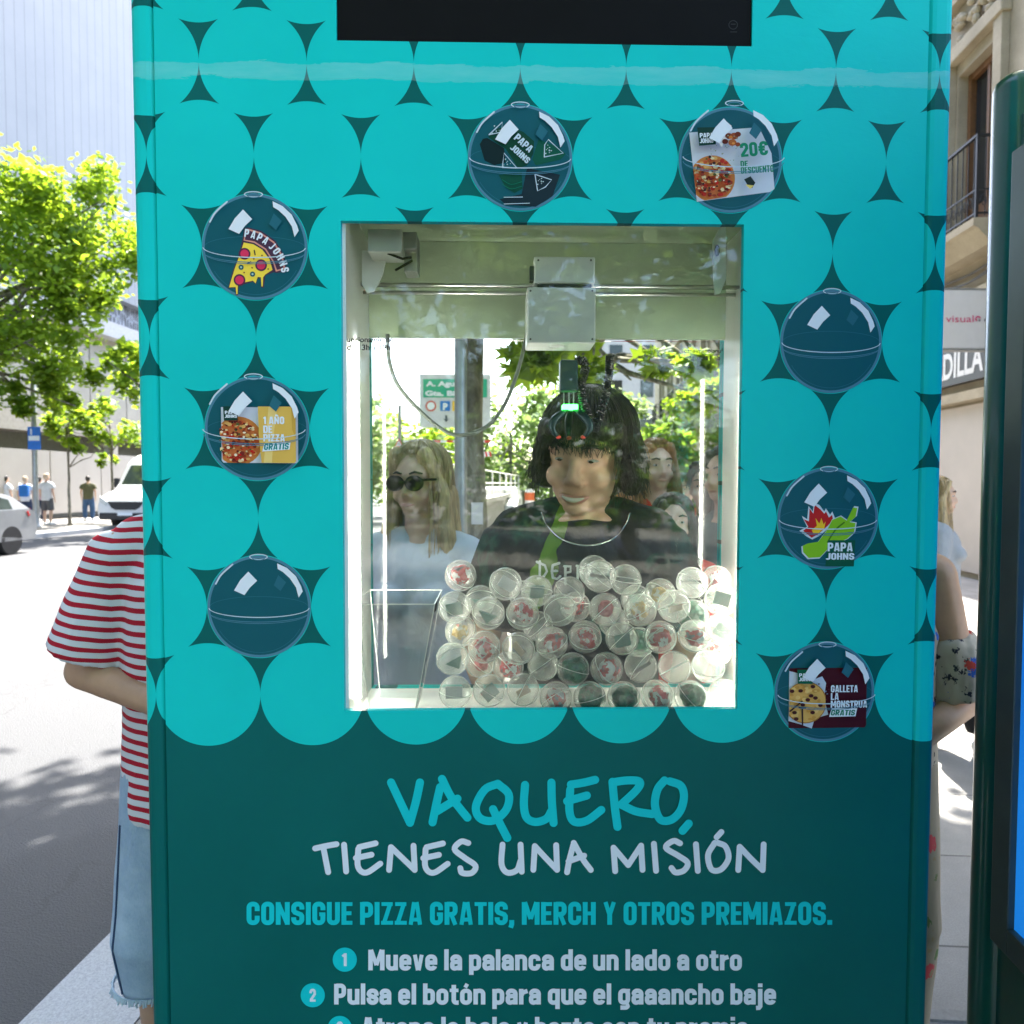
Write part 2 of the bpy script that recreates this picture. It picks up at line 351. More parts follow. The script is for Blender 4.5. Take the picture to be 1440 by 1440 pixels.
    if c == 'ó': g, w_ = D['o']; return g+[[(.24, .82), (.34, 1.0)]], w_
    if c == 'Ñ': g, w_ = D['N']; return g+[[(.14, 1.13), (.25, 1.20), (.36, 1.13), (.47, 1.20)]], w_
    return D[c]
def _butt(pts, wd):
    p = [Vector(q) for q in pts]; p = [q for i, q in enumerate(p) if i == 0 or (q-p[i-1]).length > 1e-4]; n = len(p); vs = []
    for i in range(n):
        d0 = (p[i]-p[i-1]).normalized() if i else (p[1]-p[0]).normalized(); d1 = (p[i+1]-p[i]).normalized() if i < n-1 else d0
        t = (d0+d1).normalized(); q = Vector((-t.y, t.x)); k = min(1.6, 1/max(.5, t.dot(d0)))
        vs += [p[i]+q*wd/2*k, p[i]-q*wd/2*k]
    return vs, [(2*i, 2*i+1, 2*i+3, 2*i+2) for i in range(n-1)]
def heavy(body, gap=.065):
    x = 0; S_ = []
    for c in body:
        if c == ' ': x += .26; continue
        g, w_ = _glyph(c)
        for li, st in enumerate(g):
            thin = .17 if len(st) == 2 and abs(st[0][1]-st[1][1]) < .01 else FW_*(.86 if len(st) == 2 and abs(st[0][0]-st[1][0]) > .01 else 1)
            v, f = _butt(st, thin); S_.append(([(p.x+x, p.y) for p in v], f, li))
        x += w_+gap
    return S_, x-gap

# ================================================================ claw machine
KB = Vector((.03, .125, 0))
kiosk = empty('claw_machine', KB, 'tall teal prize claw machine covered in circles, with a glass window full of capsules', 'claw machine')
LX0, LZ0, LPX, LPZ = -.45558, .64329+1.5, .16389, .13975
BUB = [(3, 1), (5, 1), (.5, 2), (6, 3), (.5, 4), (6, 5), (.5, 6), (6, 7)]
def lat(c, r): return Vector((LX0+c*LPX, 0, LZ0-r*LPZ))
def wrap_mat():
    m, nt, b, o = nodes('circle_wrap')
    co = obj_co(nt); sp = N(nt, 'ShaderNodeSeparateXYZ'); nt.links.new(co, sp.inputs[0])
    X = math_(nt, 'ADD', sp.outputs[0], KB.x-LX0); Z = math_(nt, 'SUBTRACT', LZ0, sp.outputs[2])     # Z grows downwards
    R = LPX/2
    def lattice(xo, zo, zmax):
        u = math_(nt, 'MULTIPLY', math_(nt, 'SUBTRACT', math_(nt, 'FRACT', math_(nt, 'ADD', math_(nt, 'DIVIDE', X, LPX), xo)), .5), LPX)
        v = math_(nt, 'MULTIPLY', math_(nt, 'SUBTRACT', math_(nt, 'FRACT', math_(nt, 'ADD', math_(nt, 'DIVIDE', Z, 2*LPZ), zo)), .5), 2*LPZ)
        d = math_(nt, 'SQRT', math_(nt, 'ADD', math_(nt, 'MULTIPLY', u, u), math_(nt, 'MULTIPLY', v, v)))
        return math_(nt, 'MULTIPLY', math_(nt, 'LESS_THAN', d, R), math_(nt, 'LESS_THAN', Z, zmax))
    ev = lattice(0, .5, 7*LPZ)            # even rows, centres on half columns
    od = lattice(.5, 0, 8*LPZ)            # odd rows, centres on whole columns
    on = math_(nt, 'MAXIMUM', ev, od)
    for c, r in BUB:
        dx = math_(nt, 'SUBTRACT', X, c*LPX); dz = math_(nt, 'SUBTRACT', Z, r*LPZ)
        d = math_(nt, 'SQRT', math_(nt, 'ADD', math_(nt, 'MULTIPLY', dx, dx), math_(nt, 'MULTIPLY', dz, dz)))
        on = math_(nt, 'MULTIPLY', on, math_(nt, 'GREATER_THAN', d, R*.985))
    f = noise_(nt, 3, 4, .6, co)
    teal = ramp(nt, f, [(.3, (.003, .525, .50)), (.7, (.004, .575, .545))])
    dark = ramp(nt, f, [(.3, (.0008, .100, .094)), (.7, (.0015, .120, .112))])
    col = mixc(nt, on, dark, teal)
    # the horizontal joint of the vinyl below the screen: a pale ragged band
    j = noise_(nt, 9, 4, .7, obj_co(nt, (1, 1, 6)))
    zj = math_(nt, 'ADD', Z, math_(nt, 'MULTIPLY', math_(nt, 'SUBTRACT', j, .5), .03))
    band = math_(nt, 'MULTIPLY', math_(nt, 'COMPARE', zj, .012, .012), math_(nt, 'MULTIPLY', j, .34))
    col = mixc(nt, band, col, (.5, .75, .75))
    nt.links.new(col, b.inputs['Base Color'])
    rg = ramp(nt, noise_(nt, 6, 5, .65, co), [(.3, .36), (.75, .48)]); nt.links.new(rg, b.inputs['Roughness'])
    b.inputs['Specular IOR Level'].default_value = .10
    # fine ripples of the wrap, stronger at the upper right, and a few creases
    n1 = noise_(nt, 120, 3, .5, co); n2 = noise_(nt, 7, 3, .5, co); wr = noise_(nt, 40, 4, .7, obj_co(nt, (1, 1, 1.8)), .6)
    msk = ramp(nt, math_(nt, 'MULTIPLY', math_(nt, 'ADD', sp.outputs[0], .35), math_(nt, 'SUBTRACT', sp.outputs[2], 1.35)), [(.35, 0), (.65, 1)])
    h = math_(nt, 'ADD', math_(nt, 'MULTIPLY', n1, .05), math_(nt, 'MULTIPLY', n2, .5))
    h = math_(nt, 'ADD', h, math_(nt, 'MULTIPLY', math_(nt, 'MULTIPLY', wr, msk), .30))
    h = math_(nt, 'ADD', h, math_(nt, 'MULTIPLY', band, .8))
    bump(nt, b, h, .35, .004)
    return m
WRAP = wrap_mat()
WHITE = mat('white_laminate', (.72, .74, .70), .35, var=.05)
GREY = mat('grey_laminate', (.31, .38, .27), .4, var=.06)
STEEL = mat('steel', (.55, .55, .53), .28, 1, var=.1)
DKMET = mat('dark_metal', (.03, .033, .035), .4, .6)
BLACK = mat('black_plastic', (.006, .006, .007), .55, var=.1, spec=.06)
XL = P(202, 720, 0).x; XR = P(1319, 720, 0).x; XLs = P(227, 720, 0).x; XRs = P(1291, 720, 0).x
WX0 = (P(476, 313, 0).x+P(487, 1000, 0).x)/2; WX1 = (P(1045, 314, 0).x+P(1038, 996, 0).x)/2
WZ1 = P(760, 313, 0).z; WZ0 = P(760, 998, 0).z
SX0 = P(473, 30, 0).x; SX1 = P(1058, 30, 0).x; SZ0 = P(760, 61, 0).z
TOP = 2.62; YB = .25
def grid_panel(xs, zs, holes, y0, y1, name, m, parent, world=True):        # one sheet with openings, given thickness
    b = MB(); idx = {}
    def vi(x, z, y):
        k = (round(x, 5), round(z, 5), y)
        if k not in idx: idx[k] = len(b.v); b.v.append((x, y, z))
        return idx[k]
    def full(i, j): return 0 <= i < len(xs)-1 and 0 <= j < len(zs)-1 and (i, j) not in holes
    for i in range(len(xs)-1):
        for j in range(len(zs)-1):
            if not full(i, j): continue
            a = [(xs[i], zs[j]), (xs[i+1], zs[j]), (xs[i+1], zs[j+1]), (xs[i], zs[j+1])]
            b.f.append(tuple(vi(x, z, y0) for x, z in a)); b.f.append(tuple(vi(x, z, y1) for x, z in a[::-1])); b.m += [0, 0]
            for (di, dj), (p, q) in (((0, -1), (0, 1)), ((1, 0), (1, 2)), ((0, 1), (2, 3)), ((-1, 0), (3, 0))):
                if not full(i+di, j+dj):
                    b.f.append((vi(*a[p], y0), vi(*a[p], y1), vi(*a[q], y1), vi(*a[q], y0))); b.m.append(0)
    return b.build(name, m, parent, world=world)
grid_panel([XLs+.001, SX0, WX0, WX1, SX1, XRs-.001], [.06, WZ0, WZ1, SZ0, SZ0+.42, TOP-.02],
           {(2, 1), (1, 3), (2, 3), (3, 3)}, 0, .012, 'front_panel', WRAP, kiosk)
# corner posts: rounded uprights that carry the wrap round the edge
def post_profile(sx, xa, xb):
    r = .014; pts = [(xb, .0055), (xb-sx*.004, .0015), (xb-sx*.010, 0.0005), (xa+sx*r, .0005)]
    pts += [(xa+sx*r*(1-sin(t)), .0005+r*(1-cos(t))) for t in (pi/8, pi/4, 3*pi/8, pi/2)]
    return pts+[(xa, YB-.012), (xa+sx*.012, YB), (xb, YB)]
for sx, pt_, pb_, xb in ((1, P(186, 0, .0145), P(217, 1400, .0145), XLs-.0015), (-1, P(1337, 0, .0145), P(1299, 1400, .0145), XRs+.0015)):
    b = MB(); k = (pt_.x-pb_.x)/(pt_.z-pb_.z); lo, hi = post_profile(sx, pb_.x+k*(.03-pb_.z), xb), post_profile(sx, pb_.x+k*(TOP-pb_.z), xb); n = len(lo)
    b.add([(x, y, .03) for x, y in lo]+[(x, y, TOP) for x, y in hi], [tuple(range(n))[::-1], tuple(range(n, 2*n))]+[(q, (q+1) % n, n+(q+1) % n, n+q) for q in range(n)])
    b.build('corner_post', WRAP, kiosk)
b = MB(); b.box(((XL+XR)/2, YB/2, .015), (XR-XL+.02, YB+.03, .03)); b.build('plinth', DKMET, kiosk)
b = MB(); b.box(((XL+XR)/2, YB/2, TOP+.02), (XR-XL+.01, YB+.01, .04), bev=.01); b.build('top_cap', WRAP, kiosk)
# screen above the window
b = MB(); b.box(((SX0+SX1)/2, .011, SZ0+.21), (SX1-SX0-.002, .016, .418)); scr = b.build('display_screen', BLACK, kiosk)
a = Art(lambda x, y: P(x, y, .003), 0); g = flat((52, 52, 54))
a.ring((1031, 35), 6, .9, g, 32); a.stroke([(1028, 34), (1034, 34)], 1, g, False); a.stroke([(1027, 45), (1036, 45)], 1, g, False); a.build('screen_mark', scr)
# inside of the cabinet
BY = .222
IX0 = P(521, 720, BY).x; IX1 = P(1015, 720, BY).x; IZ1 = P(760, 343, BY).z; IZ0 = P(560, 968, BY).z; HZ = P(760, 478, BY).z
b = MB(); b.box((IX0-.006, (.012+BY)/2, (IZ0+IZ1)/2), (.012, BY-.012, IZ1-IZ0)); b.build('side_wall', WHITE, kiosk)
b = MB(); b.box((IX1+.006, (.012+BY)/2, (IZ0+IZ1)/2), (.012, BY-.012, IZ1-IZ0)); b.build('side_wall', WHITE, kiosk)
b = MB(); b.box(((IX0+IX1)/2, (.012+BY)/2, IZ1+.006), (IX1-IX0+.024, BY-.012, .012)); b.build('cabinet_ceiling', GREY, kiosk)
b = MB(); b.box(((IX0+IX1)/2, (.012+BY)/2, IZ0-.006), (IX1-IX0+.024, BY-.012, .012)); b.build('cabinet_floor', WHITE, kiosk)
b = MB(); b.box(((IX0+IX1)/2, BY-.006, (HZ+IZ1)/2), (IX1-IX0-.002, .010, IZ1-HZ-.002)); b.build('header_board', GREY, kiosk)
grid_panel([XLs, IX0, IX1, XRs], [.06, IZ0, IZ1, TOP-.02], {(1, 1)}, BY+.002, YB-.002, 'back_panel', WRAP, kiosk)
# panes
GL = glass_mat('window_glass', (.972, .985, .965), 1.42, 0, .006); GL2 = glass_mat('back_glass', (.97, .985, .962), 1.3, 0, .004)
b = MB(); b.box(((WX0+WX1)/2, .0155, (WZ0+WZ1)/2), (WX1-WX0+.03, .005, WZ1-WZ0+.03)); b.build('front_pane', GL, kiosk)
b = MB(); b.box(((IX0+IX1)/2, BY+.010, (IZ0+HZ)/2), (IX1-IX0, .005, HZ-IZ0)); b.build('back_pane', GL2, kiosk)
# opening hours, lettered on both panes
INK = flat((34, 36, 38))
a = Art(lambda x, y: P(x, -y, .0128), 0, .00002)
a.text('Funcionamiento', 483, -481, 71, 7.5, INK, .025); a.text('de 13h a 19h', 488, -492, 61, 7.5, INK, .025); a.build('opening_hours', kiosk)
a = Art(lambda x, y: P(x, y, BY+.006), 0, .00002)
for body, x1, y1, wd in (('Funcionamiento', 1018, 496, 56), ('de 13h a 19h', 1013, 506, 50)):
    v, f = text_tris(body, .02); x0 = min(p[0] for p in v); x9 = max(p[0] for p in v); k = wd/(x9-x0)
    a.put([(x1-(p[0]-x0)*k, y1-p[1]*8) for p in v], [t[::-1] for t in f], INK)
a.build('opening_hours', kiosk)
# light strips
LED = mat('led', (1, .97, .9), .4, var=0, emit=14)
for px0, px1, y0, y1, yy in ((497, 497, 480, 982, .085), (1029, 1030, 505, 985, .11)):
    p, q = P(px0, y0, yy), P(px1, y1, yy); x = IX0+.003 if px0 < 700 else IX1-.003
    b = MB(); b.box((x, yy, (p.z+q.z)/2), (.005, .006, p.z-q.z), bev=.0012); b.build('light_strip', LED, kiosk)
# gantry
def at_box(b, x0, y0, x1, y1, yy, dep, m=0, bev=.003):
    p, q = P(x0, y1, yy), P(x1, y0, yy); b.box(((p.x+q.x)/2, yy+dep/2, (p.z+q.z)/2), (q.x-p.x, dep, q.z-p.z), m=m, bev=bev)
CARR = mat('carriage_paint', (.62, .66, .64), .35, var=.04)
for py, yy in ((402, .14), (413, .16)):
    p, q = P(515, py, yy), P(1012, py, yy); b = MB(); b.tube([(IX0, yy, (p.z+q.z)/2), (IX1, yy, (p.z+q.z)/2)], .0032, 12); b.build('rail', STEEL, kiosk, smooth=True)
b = MB(); p = P(760, 406, .15); b.box(((IX0+IX1)/2, .152, p.z+.004), (IX1-IX0, .004, .004)); b.build('belt', BLACK, kiosk)
b = MB(); at_box(b, 741, 404, 838, 482, .085, .075); carr = b.build('carriage', CARR, kiosk)
b = MB(); at_box(b, 751, 361, 837, 398, .095, .07); b.build('motor_cover', CARR, carr)
b = MB(); at_box(b, 745, 374, 751, 394, .10, .02, bev=.001); at_box(b, 756, 398, 832, 404, .10, .05, bev=.001); b.build('wheel_block', DKMET, carr)
SCREW = mat('screw', (.12, .12, .12), .4, .8)
for x, y, yy, pa in ((746, 409, .085, carr), (833, 409, .085, carr), (746, 477, .085, carr), (833, 477, .085, carr), (757, 366, .095, carr), (831, 366, .095, carr)):
    c_ = P(x, y, yy); b = MB(); b.lathe((c_.x, yy, c_.z), [(.0018, -.0002), (.0018, .0008), (.0012, .0012)], 10, R=Matrix.Rotation(pi/2, 3, 'X')); b.build('screw', SCREW, pa)
claw = MB(); c0 = P(783, 482, .115)
claw.lathe((c0.x, .115, c0.z-.01), [(.012, 0), (.014, .004), (.014, .055), (.010, .06)], 20)
claw = claw.build('claw_head', CARR, carr, smooth=True)
b = MB(); at_box(b, 772, 488, 800, 537, .098, .032, bev=.004); b.build('claw_motor', mat('motor_teal', (.006, .035, .04), .35), claw)
b = MB()
for px in (778, 786, 793): b.tube([P(px, 536, .112), P(px, 560, .112)], .0014, 8)
b.build('claw_rod', STEEL, claw)
b = MB(); at_box(b, 776, 557, 800, 565, .100, .028, bev=.002); b.build('claw_light', mat('green_led', (.05, .95, .10), .4, var=0, emit=2.2), claw)
PRONG = mat('prong', (.006, .028, .035), .3, .4); TIP = mat('prong_tip', (.5, .04, .03), .4)
for dx, dy in ((-1, -.4), (1, -.4), (0, 1)):
    c = P(788, 566, .114); pts = []
    for t in np.linspace(0, 1, 9):
        rr = .006+.030*sin(t*pi*.8); pts.append((c.x+dx*rr, .114+dy*rr, c.z-.052*t))
    b = MB(); b.tube(pts, [.004, .006, .0075, .0085, .008, .007, .006, .005, .0035], 10); pr = b.build('prong', PRONG, claw, smooth=True)
    b = MB(); b.ell(pts[-1], (.005, .005, .004)); b.build('prong_tip', TIP, pr, smooth=True)
CABLE = mat('cable', (.006, .009, .012), .4)
for pts in ([(799, 492), (806, 487), (812, 500), (804, 528), (808, 555), (820, 585), (824, 600)], [(849, 482), (848, 505), (843, 545), (832, 580), (824, 602)]):
    core = [P(x, y, .108) for x, y in pts]; sp_ = []
    for i in range(len(core)-1):
        for k in range(10): sp_.append(core[i].lerp(core[i+1], k/10))
    ln = 0; hp = []
    for i, p in enumerate(sp_):
        if i: ln += (p-sp_[i-1]).length
        t = (sp_[min(i+1, len(sp_)-1)]-sp_[max(i-1, 0)]).normalized(); u = t.cross(Vector((0, 1, 0))).normalized()
        for k in range(6): pass
        hp.append((p, t, u, ln))
    fine = []
    for i in range(len(hp)-1):
        for k in range(6):
            f = k/6; p = hp[i][0].lerp(hp[i+1][0], f); l = hp[i][3]+(hp[i+1][3]-hp[i][3])*f; ph = 2*pi*l/.0042
            fine.append(p+(hp[i][2]*cos(ph)+Vector((0, 1, 0))*sin(ph))*.0072)
    b = MB(); b.tube(sp_, .0054, 8); b.tube(fine, .0019, 5); b.build('coiled_cable', CABLE, claw)
b = MB(); hp = smooth_pts([(545, 470), (547, 505), (556, 535), (572, 558), (598, 585), (622, 604), (642, 612), (664, 609), (688, 597), (708, 572), (722, 540), (733, 505), (741, 470)], 5)
b.tube([P(p.x, p.y, .17) for p in hp], .0036, 10); b.build('hose', mat('hose', (.12, .14, .12), .45), kiosk, smooth=True)
# motor and brackets at both ends of the rails
b = MB(); at_box(b, 517, 322, 565, 354, .05, .06, bev=.002); mot = b.build('drive_motor', mat('zinc', (.36, .38, .36), .4, .5), kiosk)
b = MB(); at_box(b, 566, 326, 586, 350, .07, .05, bev=.002); at_box(b, 568, 352, 587, 382, .09, .04, bev=.002); b.build('gearbox', mat('zinc2', (.22, .23, .21), .45, .4), mot)
b = MB(); b.tube([P(545, 356, .06), P(566, 364, .07), P(578, 362, .08)], .0022, 8); b.tube([P(556, 380, .08), P(570, 372, .085), P(580, 366, .085)], .002, 8); b.build('wire', BLACK, mot)
pl = [(509, 352), (552, 356), (543, 362), (538, 385), (527, 408), (516, 412), (509, 400)]
b = MB(); b.prism([P(x, y, .10) for x, y in pl], (0, .006, 0)); b.build('end_bracket', CARR, kiosk)
pl = [(1003, 338), (1012, 322), (1021, 314), (1021, 392), (1013, 412), (1006, 414), (1004, 395)]
b = MB(); b.prism([P(x, y, .10) for x, y in pl], (0, .006, 0)); eb = b.build('end_bracket', CARR, kiosk)
b = MB(); c = P(1008, 353, .10); b.lathe((c.x, .0995, c.z), [(.004, 0), (.0045, .002), (.004, .004)], 16, R=Matrix.Rotation(pi/2, 3, 'X')@Matrix.Diagonal((1, 2.2, 1))); b.build('bracket_slot', BLACK, eb)
# acrylic prize chute
ACR = glass_mat('acrylic', (.98, .99, .98), 1.12); EDGE = mat('acrylic_edge', (.85, .87, .80), .2, var=0)
T = [P(488, 850, .03), P(611, 850, .03)]; ft, bt = .03, .19
tz = T[0].z; bz = IZ0+.001
top = [Vector((T[0].x, ft, tz)), Vector((T[1].x, ft, tz)), Vector((T[1].x, bt, tz)), Vector((T[0].x, bt, tz))]
bx0, bx1 = P(520, 997, .05).x, P(582, 997, .05).x
bot = [Vector((bx0, ft+.03, bz)), Vector((bx1, ft+.03, bz)), Vector((bx1, bt-.03, bz)), Vector((bx0, bt-.03, bz))]
for v in top: v.x = max(v.x, IX0+.004)
ch = MB()
for i in range(3):
    j = (i+1) % 4; ch.prism([top[i], top[j], bot[j], bot[i]], (0, .0006, 0) if i % 2 == 0 else (.0006, 0, 0))
ch = ch.build('prize_chute', ACR, kiosk)
b = MB()
for i in range(4):
    j = (i+1) % 4; b.tube([top[i], top[j]], .0011, 6); b.tube([top[i], bot[i]], .0009, 6)
b.build('chute_edge', EDGE, ch)

# ---------------------------------------------------------------- lettering on the lower panel
CY = mat('print_cyan', (.002, .56, .61), .45, var=.05, spec=.15); LAV = mat('print_lavender', (.72, .77, .86), .45, var=.04, spec=.1)
pix = lambda x, y: P(x, y, 0)
HA = [[(690, 120), (730, 205), (770, 290)], [(770, 290), (795, 200), (812, 120)], [(897, 140), (880, 215), (865, 288)], [(905, 105), (940, 175), (985, 235), (1012, 268)], [(885, 240), (970, 188)],
      [(1140, 125), (1085, 150), (1048, 220), (1065, 270), (1120, 280), (1175, 235), (1186, 170), (1140, 125)], [(1120, 232), (1150, 295), (1180, 353)],
      [(1255, 130), (1250, 215), (1262, 268), (1300, 286), (1345, 272), (1366, 240)], [(1366, 120), (1368, 200), (1375, 290)]]
HB = [[(125, 150), (122, 240), (142, 284), (195, 280), (256, 235)], [(128, 128), (180, 120), (230, 108)], [(112, 198), (195, 174)], [(303, 116), (312, 215), (324, 306)],
      [(303, 118), (370, 110), (418, 116), (405, 150), (340, 212)], [(340, 212), (400, 240), (470, 252)], [(522, 110), (492, 150), (482, 215), (505, 275), (552, 275), (590, 235), (604, 175), (590, 132), (545, 114)], [(624, 292), (598, 322)]]
TA = [[(370, 398), (415, 388), (460, 380)], [(405, 395), (425, 498)], [(492, 382), (501, 495)], [(552, 400), (551, 475), (585, 500), (645, 462)], [(556, 392), (625, 376)], [(542, 438), (608, 424)],
      [(682, 488), (690, 392)], [(690, 392), (740, 440), (790, 488)], [(790, 488), (785, 386)], [(836, 400), (835, 475), (869, 500), (929, 462)], [(840, 392), (909, 376)], [(826, 438), (892, 424)],
      [(1016, 374), (985, 368), (958, 400), (1000, 436), (1046, 470), (1030, 500), (990, 500), (982, 480)], [(1160, 382), (1156, 465), (1180, 500), (1220, 490), (1236, 450)], [(1236, 382), (1241, 496)],
      [(1290, 488), (1296, 388)], [(1296, 388), (1342, 438), (1390, 488)], [(1390, 488), (1386, 384)]]
TB = [[(138, 384), (122, 445), (112, 498)], [(140, 374), (180, 445), (212, 488)], [(118, 452), (184, 428)], [(315, 494), (308, 395)], [(308, 395), (370, 468)], [(370, 468), (424, 386)], [(424, 386), (430, 488)], [(478, 378), (487, 492)],
      [(588, 376), (560, 366), (528, 394), (580, 428), (620, 458), (605, 490), (570, 499), (552, 480)], [(655, 380), (663, 492)], [(734, 374), (706, 425), (720, 485), (760, 486), (792, 440), (780, 390), (748, 374)], [(762, 328), (742, 350)],
      [(833, 488), (839, 390)], [(839, 390), (886, 440), (936, 488)], [(936, 488), (940, 380)]]
for name, A_, B_, wd, m in (('headline', HA, HB, 11.5, CY), ('subheadline', TA[:13], [], 8.2, LAV), ('subheadline', TA[13:], TB[:3], 8.2, LAV), ('subheadline', [], TB[3:], 8.2, LAV)):
    a = Art(pix, -.0008, .00008)
    for ox, L in ((320, A_), (760, B_)):
        for s_ in L: a.stroke([(ox+u/3, 1060+v/3) for u, v in s_], wd, m, len(s_) > 2)
    a.build(name, kiosk)
def line(name, body, x0, x1, ytop, ybase, m, off=.045):
    a = Art(lambda x, y: P(x, ybase-y, 0), -.0008, .00008); a.heavy(body, x0, 0, x1-x0, ybase-ytop, m); return a.build(name, kiosk)
line('slogan', 'CONSIGUE PIZZA GRATIS, MERCH Y OTROS PREMIAZOS.', 347, 1170, 1268, 1300, CY, .03)
line('instruction', 'Mueve la palanca de un lado a otro', 518, 1043, 1335, 1364, LAV, .03)
line('instruction', 'Pulsa el botón para que el gaaancho baje', 470, 1091, 1383, 1412, LAV, .03)
line('instruction', 'Atrapa la bola y hazte con tu premio', 509, 1052, 1430, 1459, LAV, .03)
for k, (cx, cy) in enumerate(((485, 1349), (440, 1399), (478, 1445))):
    a = Art(lambda x, y: P(cx+x, cy-y, 0), -.0008, .0001); a.disc((0, 0), 17, CY, 40); a.heavy('123'[k], -4.5 if k else -4, -9, 9 if k else 7, 18, LAV); a.build('number_badge', kiosk)

# ---------------------------------------------------------------- pictures of capsules on the wrap
WH = flat((226, 232, 240)); HL = flat((196, 214, 226)); GRN = flat((0, 92, 66)); DG = flat((8, 58, 48))
def capsule_picture(cr, base, rim, inner):
    c = lat(*cr); R = LPX/2*.985
    a = Art(lambda x, y: c+Vector((x*R, 0, y*R)), -.0006, .00006)
    B = flat(base); RM = flat(rim); mid = tuple(int(p*.6+q*.4) for p, q in zip(base, rim)); MD = flat(mid)
    a.disc((0, 0), 1, B, 64); a.ring((0, 0), .975, .05, RM, 64); a.ring((0, 0), .90, .012, MD, 64, a0=-2.6, a1=-.5)
    a.ring((0, .0), .95, .012, MD, 40, ry=.2, a0=.1, a1=pi-.1)
    inner(a)
    for off, wd in ((0, .018), (-.09, .014)): a.ring((0, off-.02), .97, wd, HL if off == 0 else RM, 48, ry=.19, a0=pi+.04, a1=2*pi-.04)
    a.ring((0, -.13), .95, .012, RM, 40, ry=.2, a0=pi+.2, a1=2*pi-.2)
    a.ring((.0, .975), .17, .02, HL, 28, ry=.05); a.ring((.0, .955), .12, .016, RM, 28, ry=.04)
    a.poly([(-.48, .32), (-.36, .52), (-.2, .69), (-.03, .51), (-.17, .38), (-.28, .23)], WH)
    a.poly([(.36, .85), (.55, .76), (.72, .6), (.82, .4), (.85, .30), (.77, .18), (.72, .38), (.6, .56), (.47, .68), (.37, .74)], WH)
    a.poly([(.38, .62), (.53, .48), (.42, .31), (.29, .42)], MD if base[0] < 30 else HL)
    a.stroke([(-.83, .45), (-.72, .63), (-.5, .83)], .03, HL)
    ob = a.build('capsule_picture', kiosk)
    return ob
def T2(cx, cy, r): return lambda L: [((u-cx)/r, (cy-v)/r) for u, v in L]
def specks(a, n, cx, cy, r, cols, s0, s1, clip=None, seed=1):
    q = random.Random(seed)
    for _ in range(n):
        t = q.uniform(0, 2*pi); d = r*q.uniform(0, 1)**.5; k = q.uniform(s0, s1)
        a.disc((cx+d*cos(t), cy+d*sin(t)), k, flat(q.choice(cols)), 7, ry=k*q.uniform(.5, 1), clip=clip)
def brand(a, x, y, wd, h, rot=0, m=None, off=.06):
    m = m or WH; a.heavy('PAPA', x, y, wd, h, m, rot); a.heavy('JOHNS', x+sin(rot)*h*1.2, y-cos(rot)*h*1.2, wd, h, m, rot)
def cap_merch(a):
    t = T2(722, 745, 590)
    a.poly(t([(265, 600), (300, 540), (350, 530), (540, 640), (560, 800), (430, 830), (320, 780)]), flat((6, 34, 38)))
    a.poly(t([(360, 520), (470, 420), (620, 400), (760, 460), (880, 560), (870, 700), (800, 830), (700, 860), (560, 650)]), flat((4, 66, 50)))
    a.poly(t([(930, 540), (1150, 620), (1240, 700), (1180, 760), (900, 830), (860, 760)]), flat((2, 84, 66)))
    a.poly(t([(480, 940), (740, 900), (750, 1090), (660, 1140), (560, 1080)]), flat((0, 74, 58)))
    a.poly(t([(800, 860), (1175, 930), (1090, 1170), (900, 1290), (560, 1270), (490, 1210), (740, 1150)]), flat((20, 42, 52)))
    for L in ([(995, 735), (1000, 600), (1040, 540), (1210, 690), (995, 735)], [(890, 930), (1080, 990), (1010, 1070), (920, 1115), (890, 930)], [(520, 860), (540, 700), (690, 870), (520, 860)], [(370, 500), (520, 360), (510, 470), (370, 500)]):
        q = t(L); a.stroke(q, .018, HL, False); cx = sum(p[0] for p in q)/len(q); cy = sum(p[1] for p in q)/len(q); specks(a, 9, cx, cy, .10, [(190, 210, 214)], .008, .016, seed=len(q))
    for y in (1010, 1060): a.stroke(t([(520, y-10), (620, y+40), (740, y+10)]), .012, flat((0, 110, 86)))
    a.stroke(t([(540, 1195), (750, 1190)]), .012, HL, False); a.stroke(t([(540, 1270), (830, 1258)]), .012, HL, False)
    x, y = t([(645, 545)])[0]; a.heavy('PAPA', x, y, .40, .14, HL, -.72); x, y = t([(605, 655)])[0]; a.heavy('JOHNS', x, y, .43, .12, HL, -.72)
def pizza(a, cx, cy, r, clip, seed):
    a.disc((cx, cy), r, flat((206, 128, 62)), 40, clip=clip); a.disc((cx, cy), r*.88, flat((214, 120, 66)), 36, clip=clip)
    specks(a, 150, cx, cy, r*.86, [(186, 44, 32), (226, 170, 96), (240, 214, 160), (150, 60, 40), (206, 92, 50), (120, 40, 34)], .02, .055, clip, seed)
    specks(a, 50, cx, cy, r*.85, [(84, 92, 44), (200, 30, 26), (245, 225, 190), (60, 36, 30)], .014, .035, clip, seed+1)
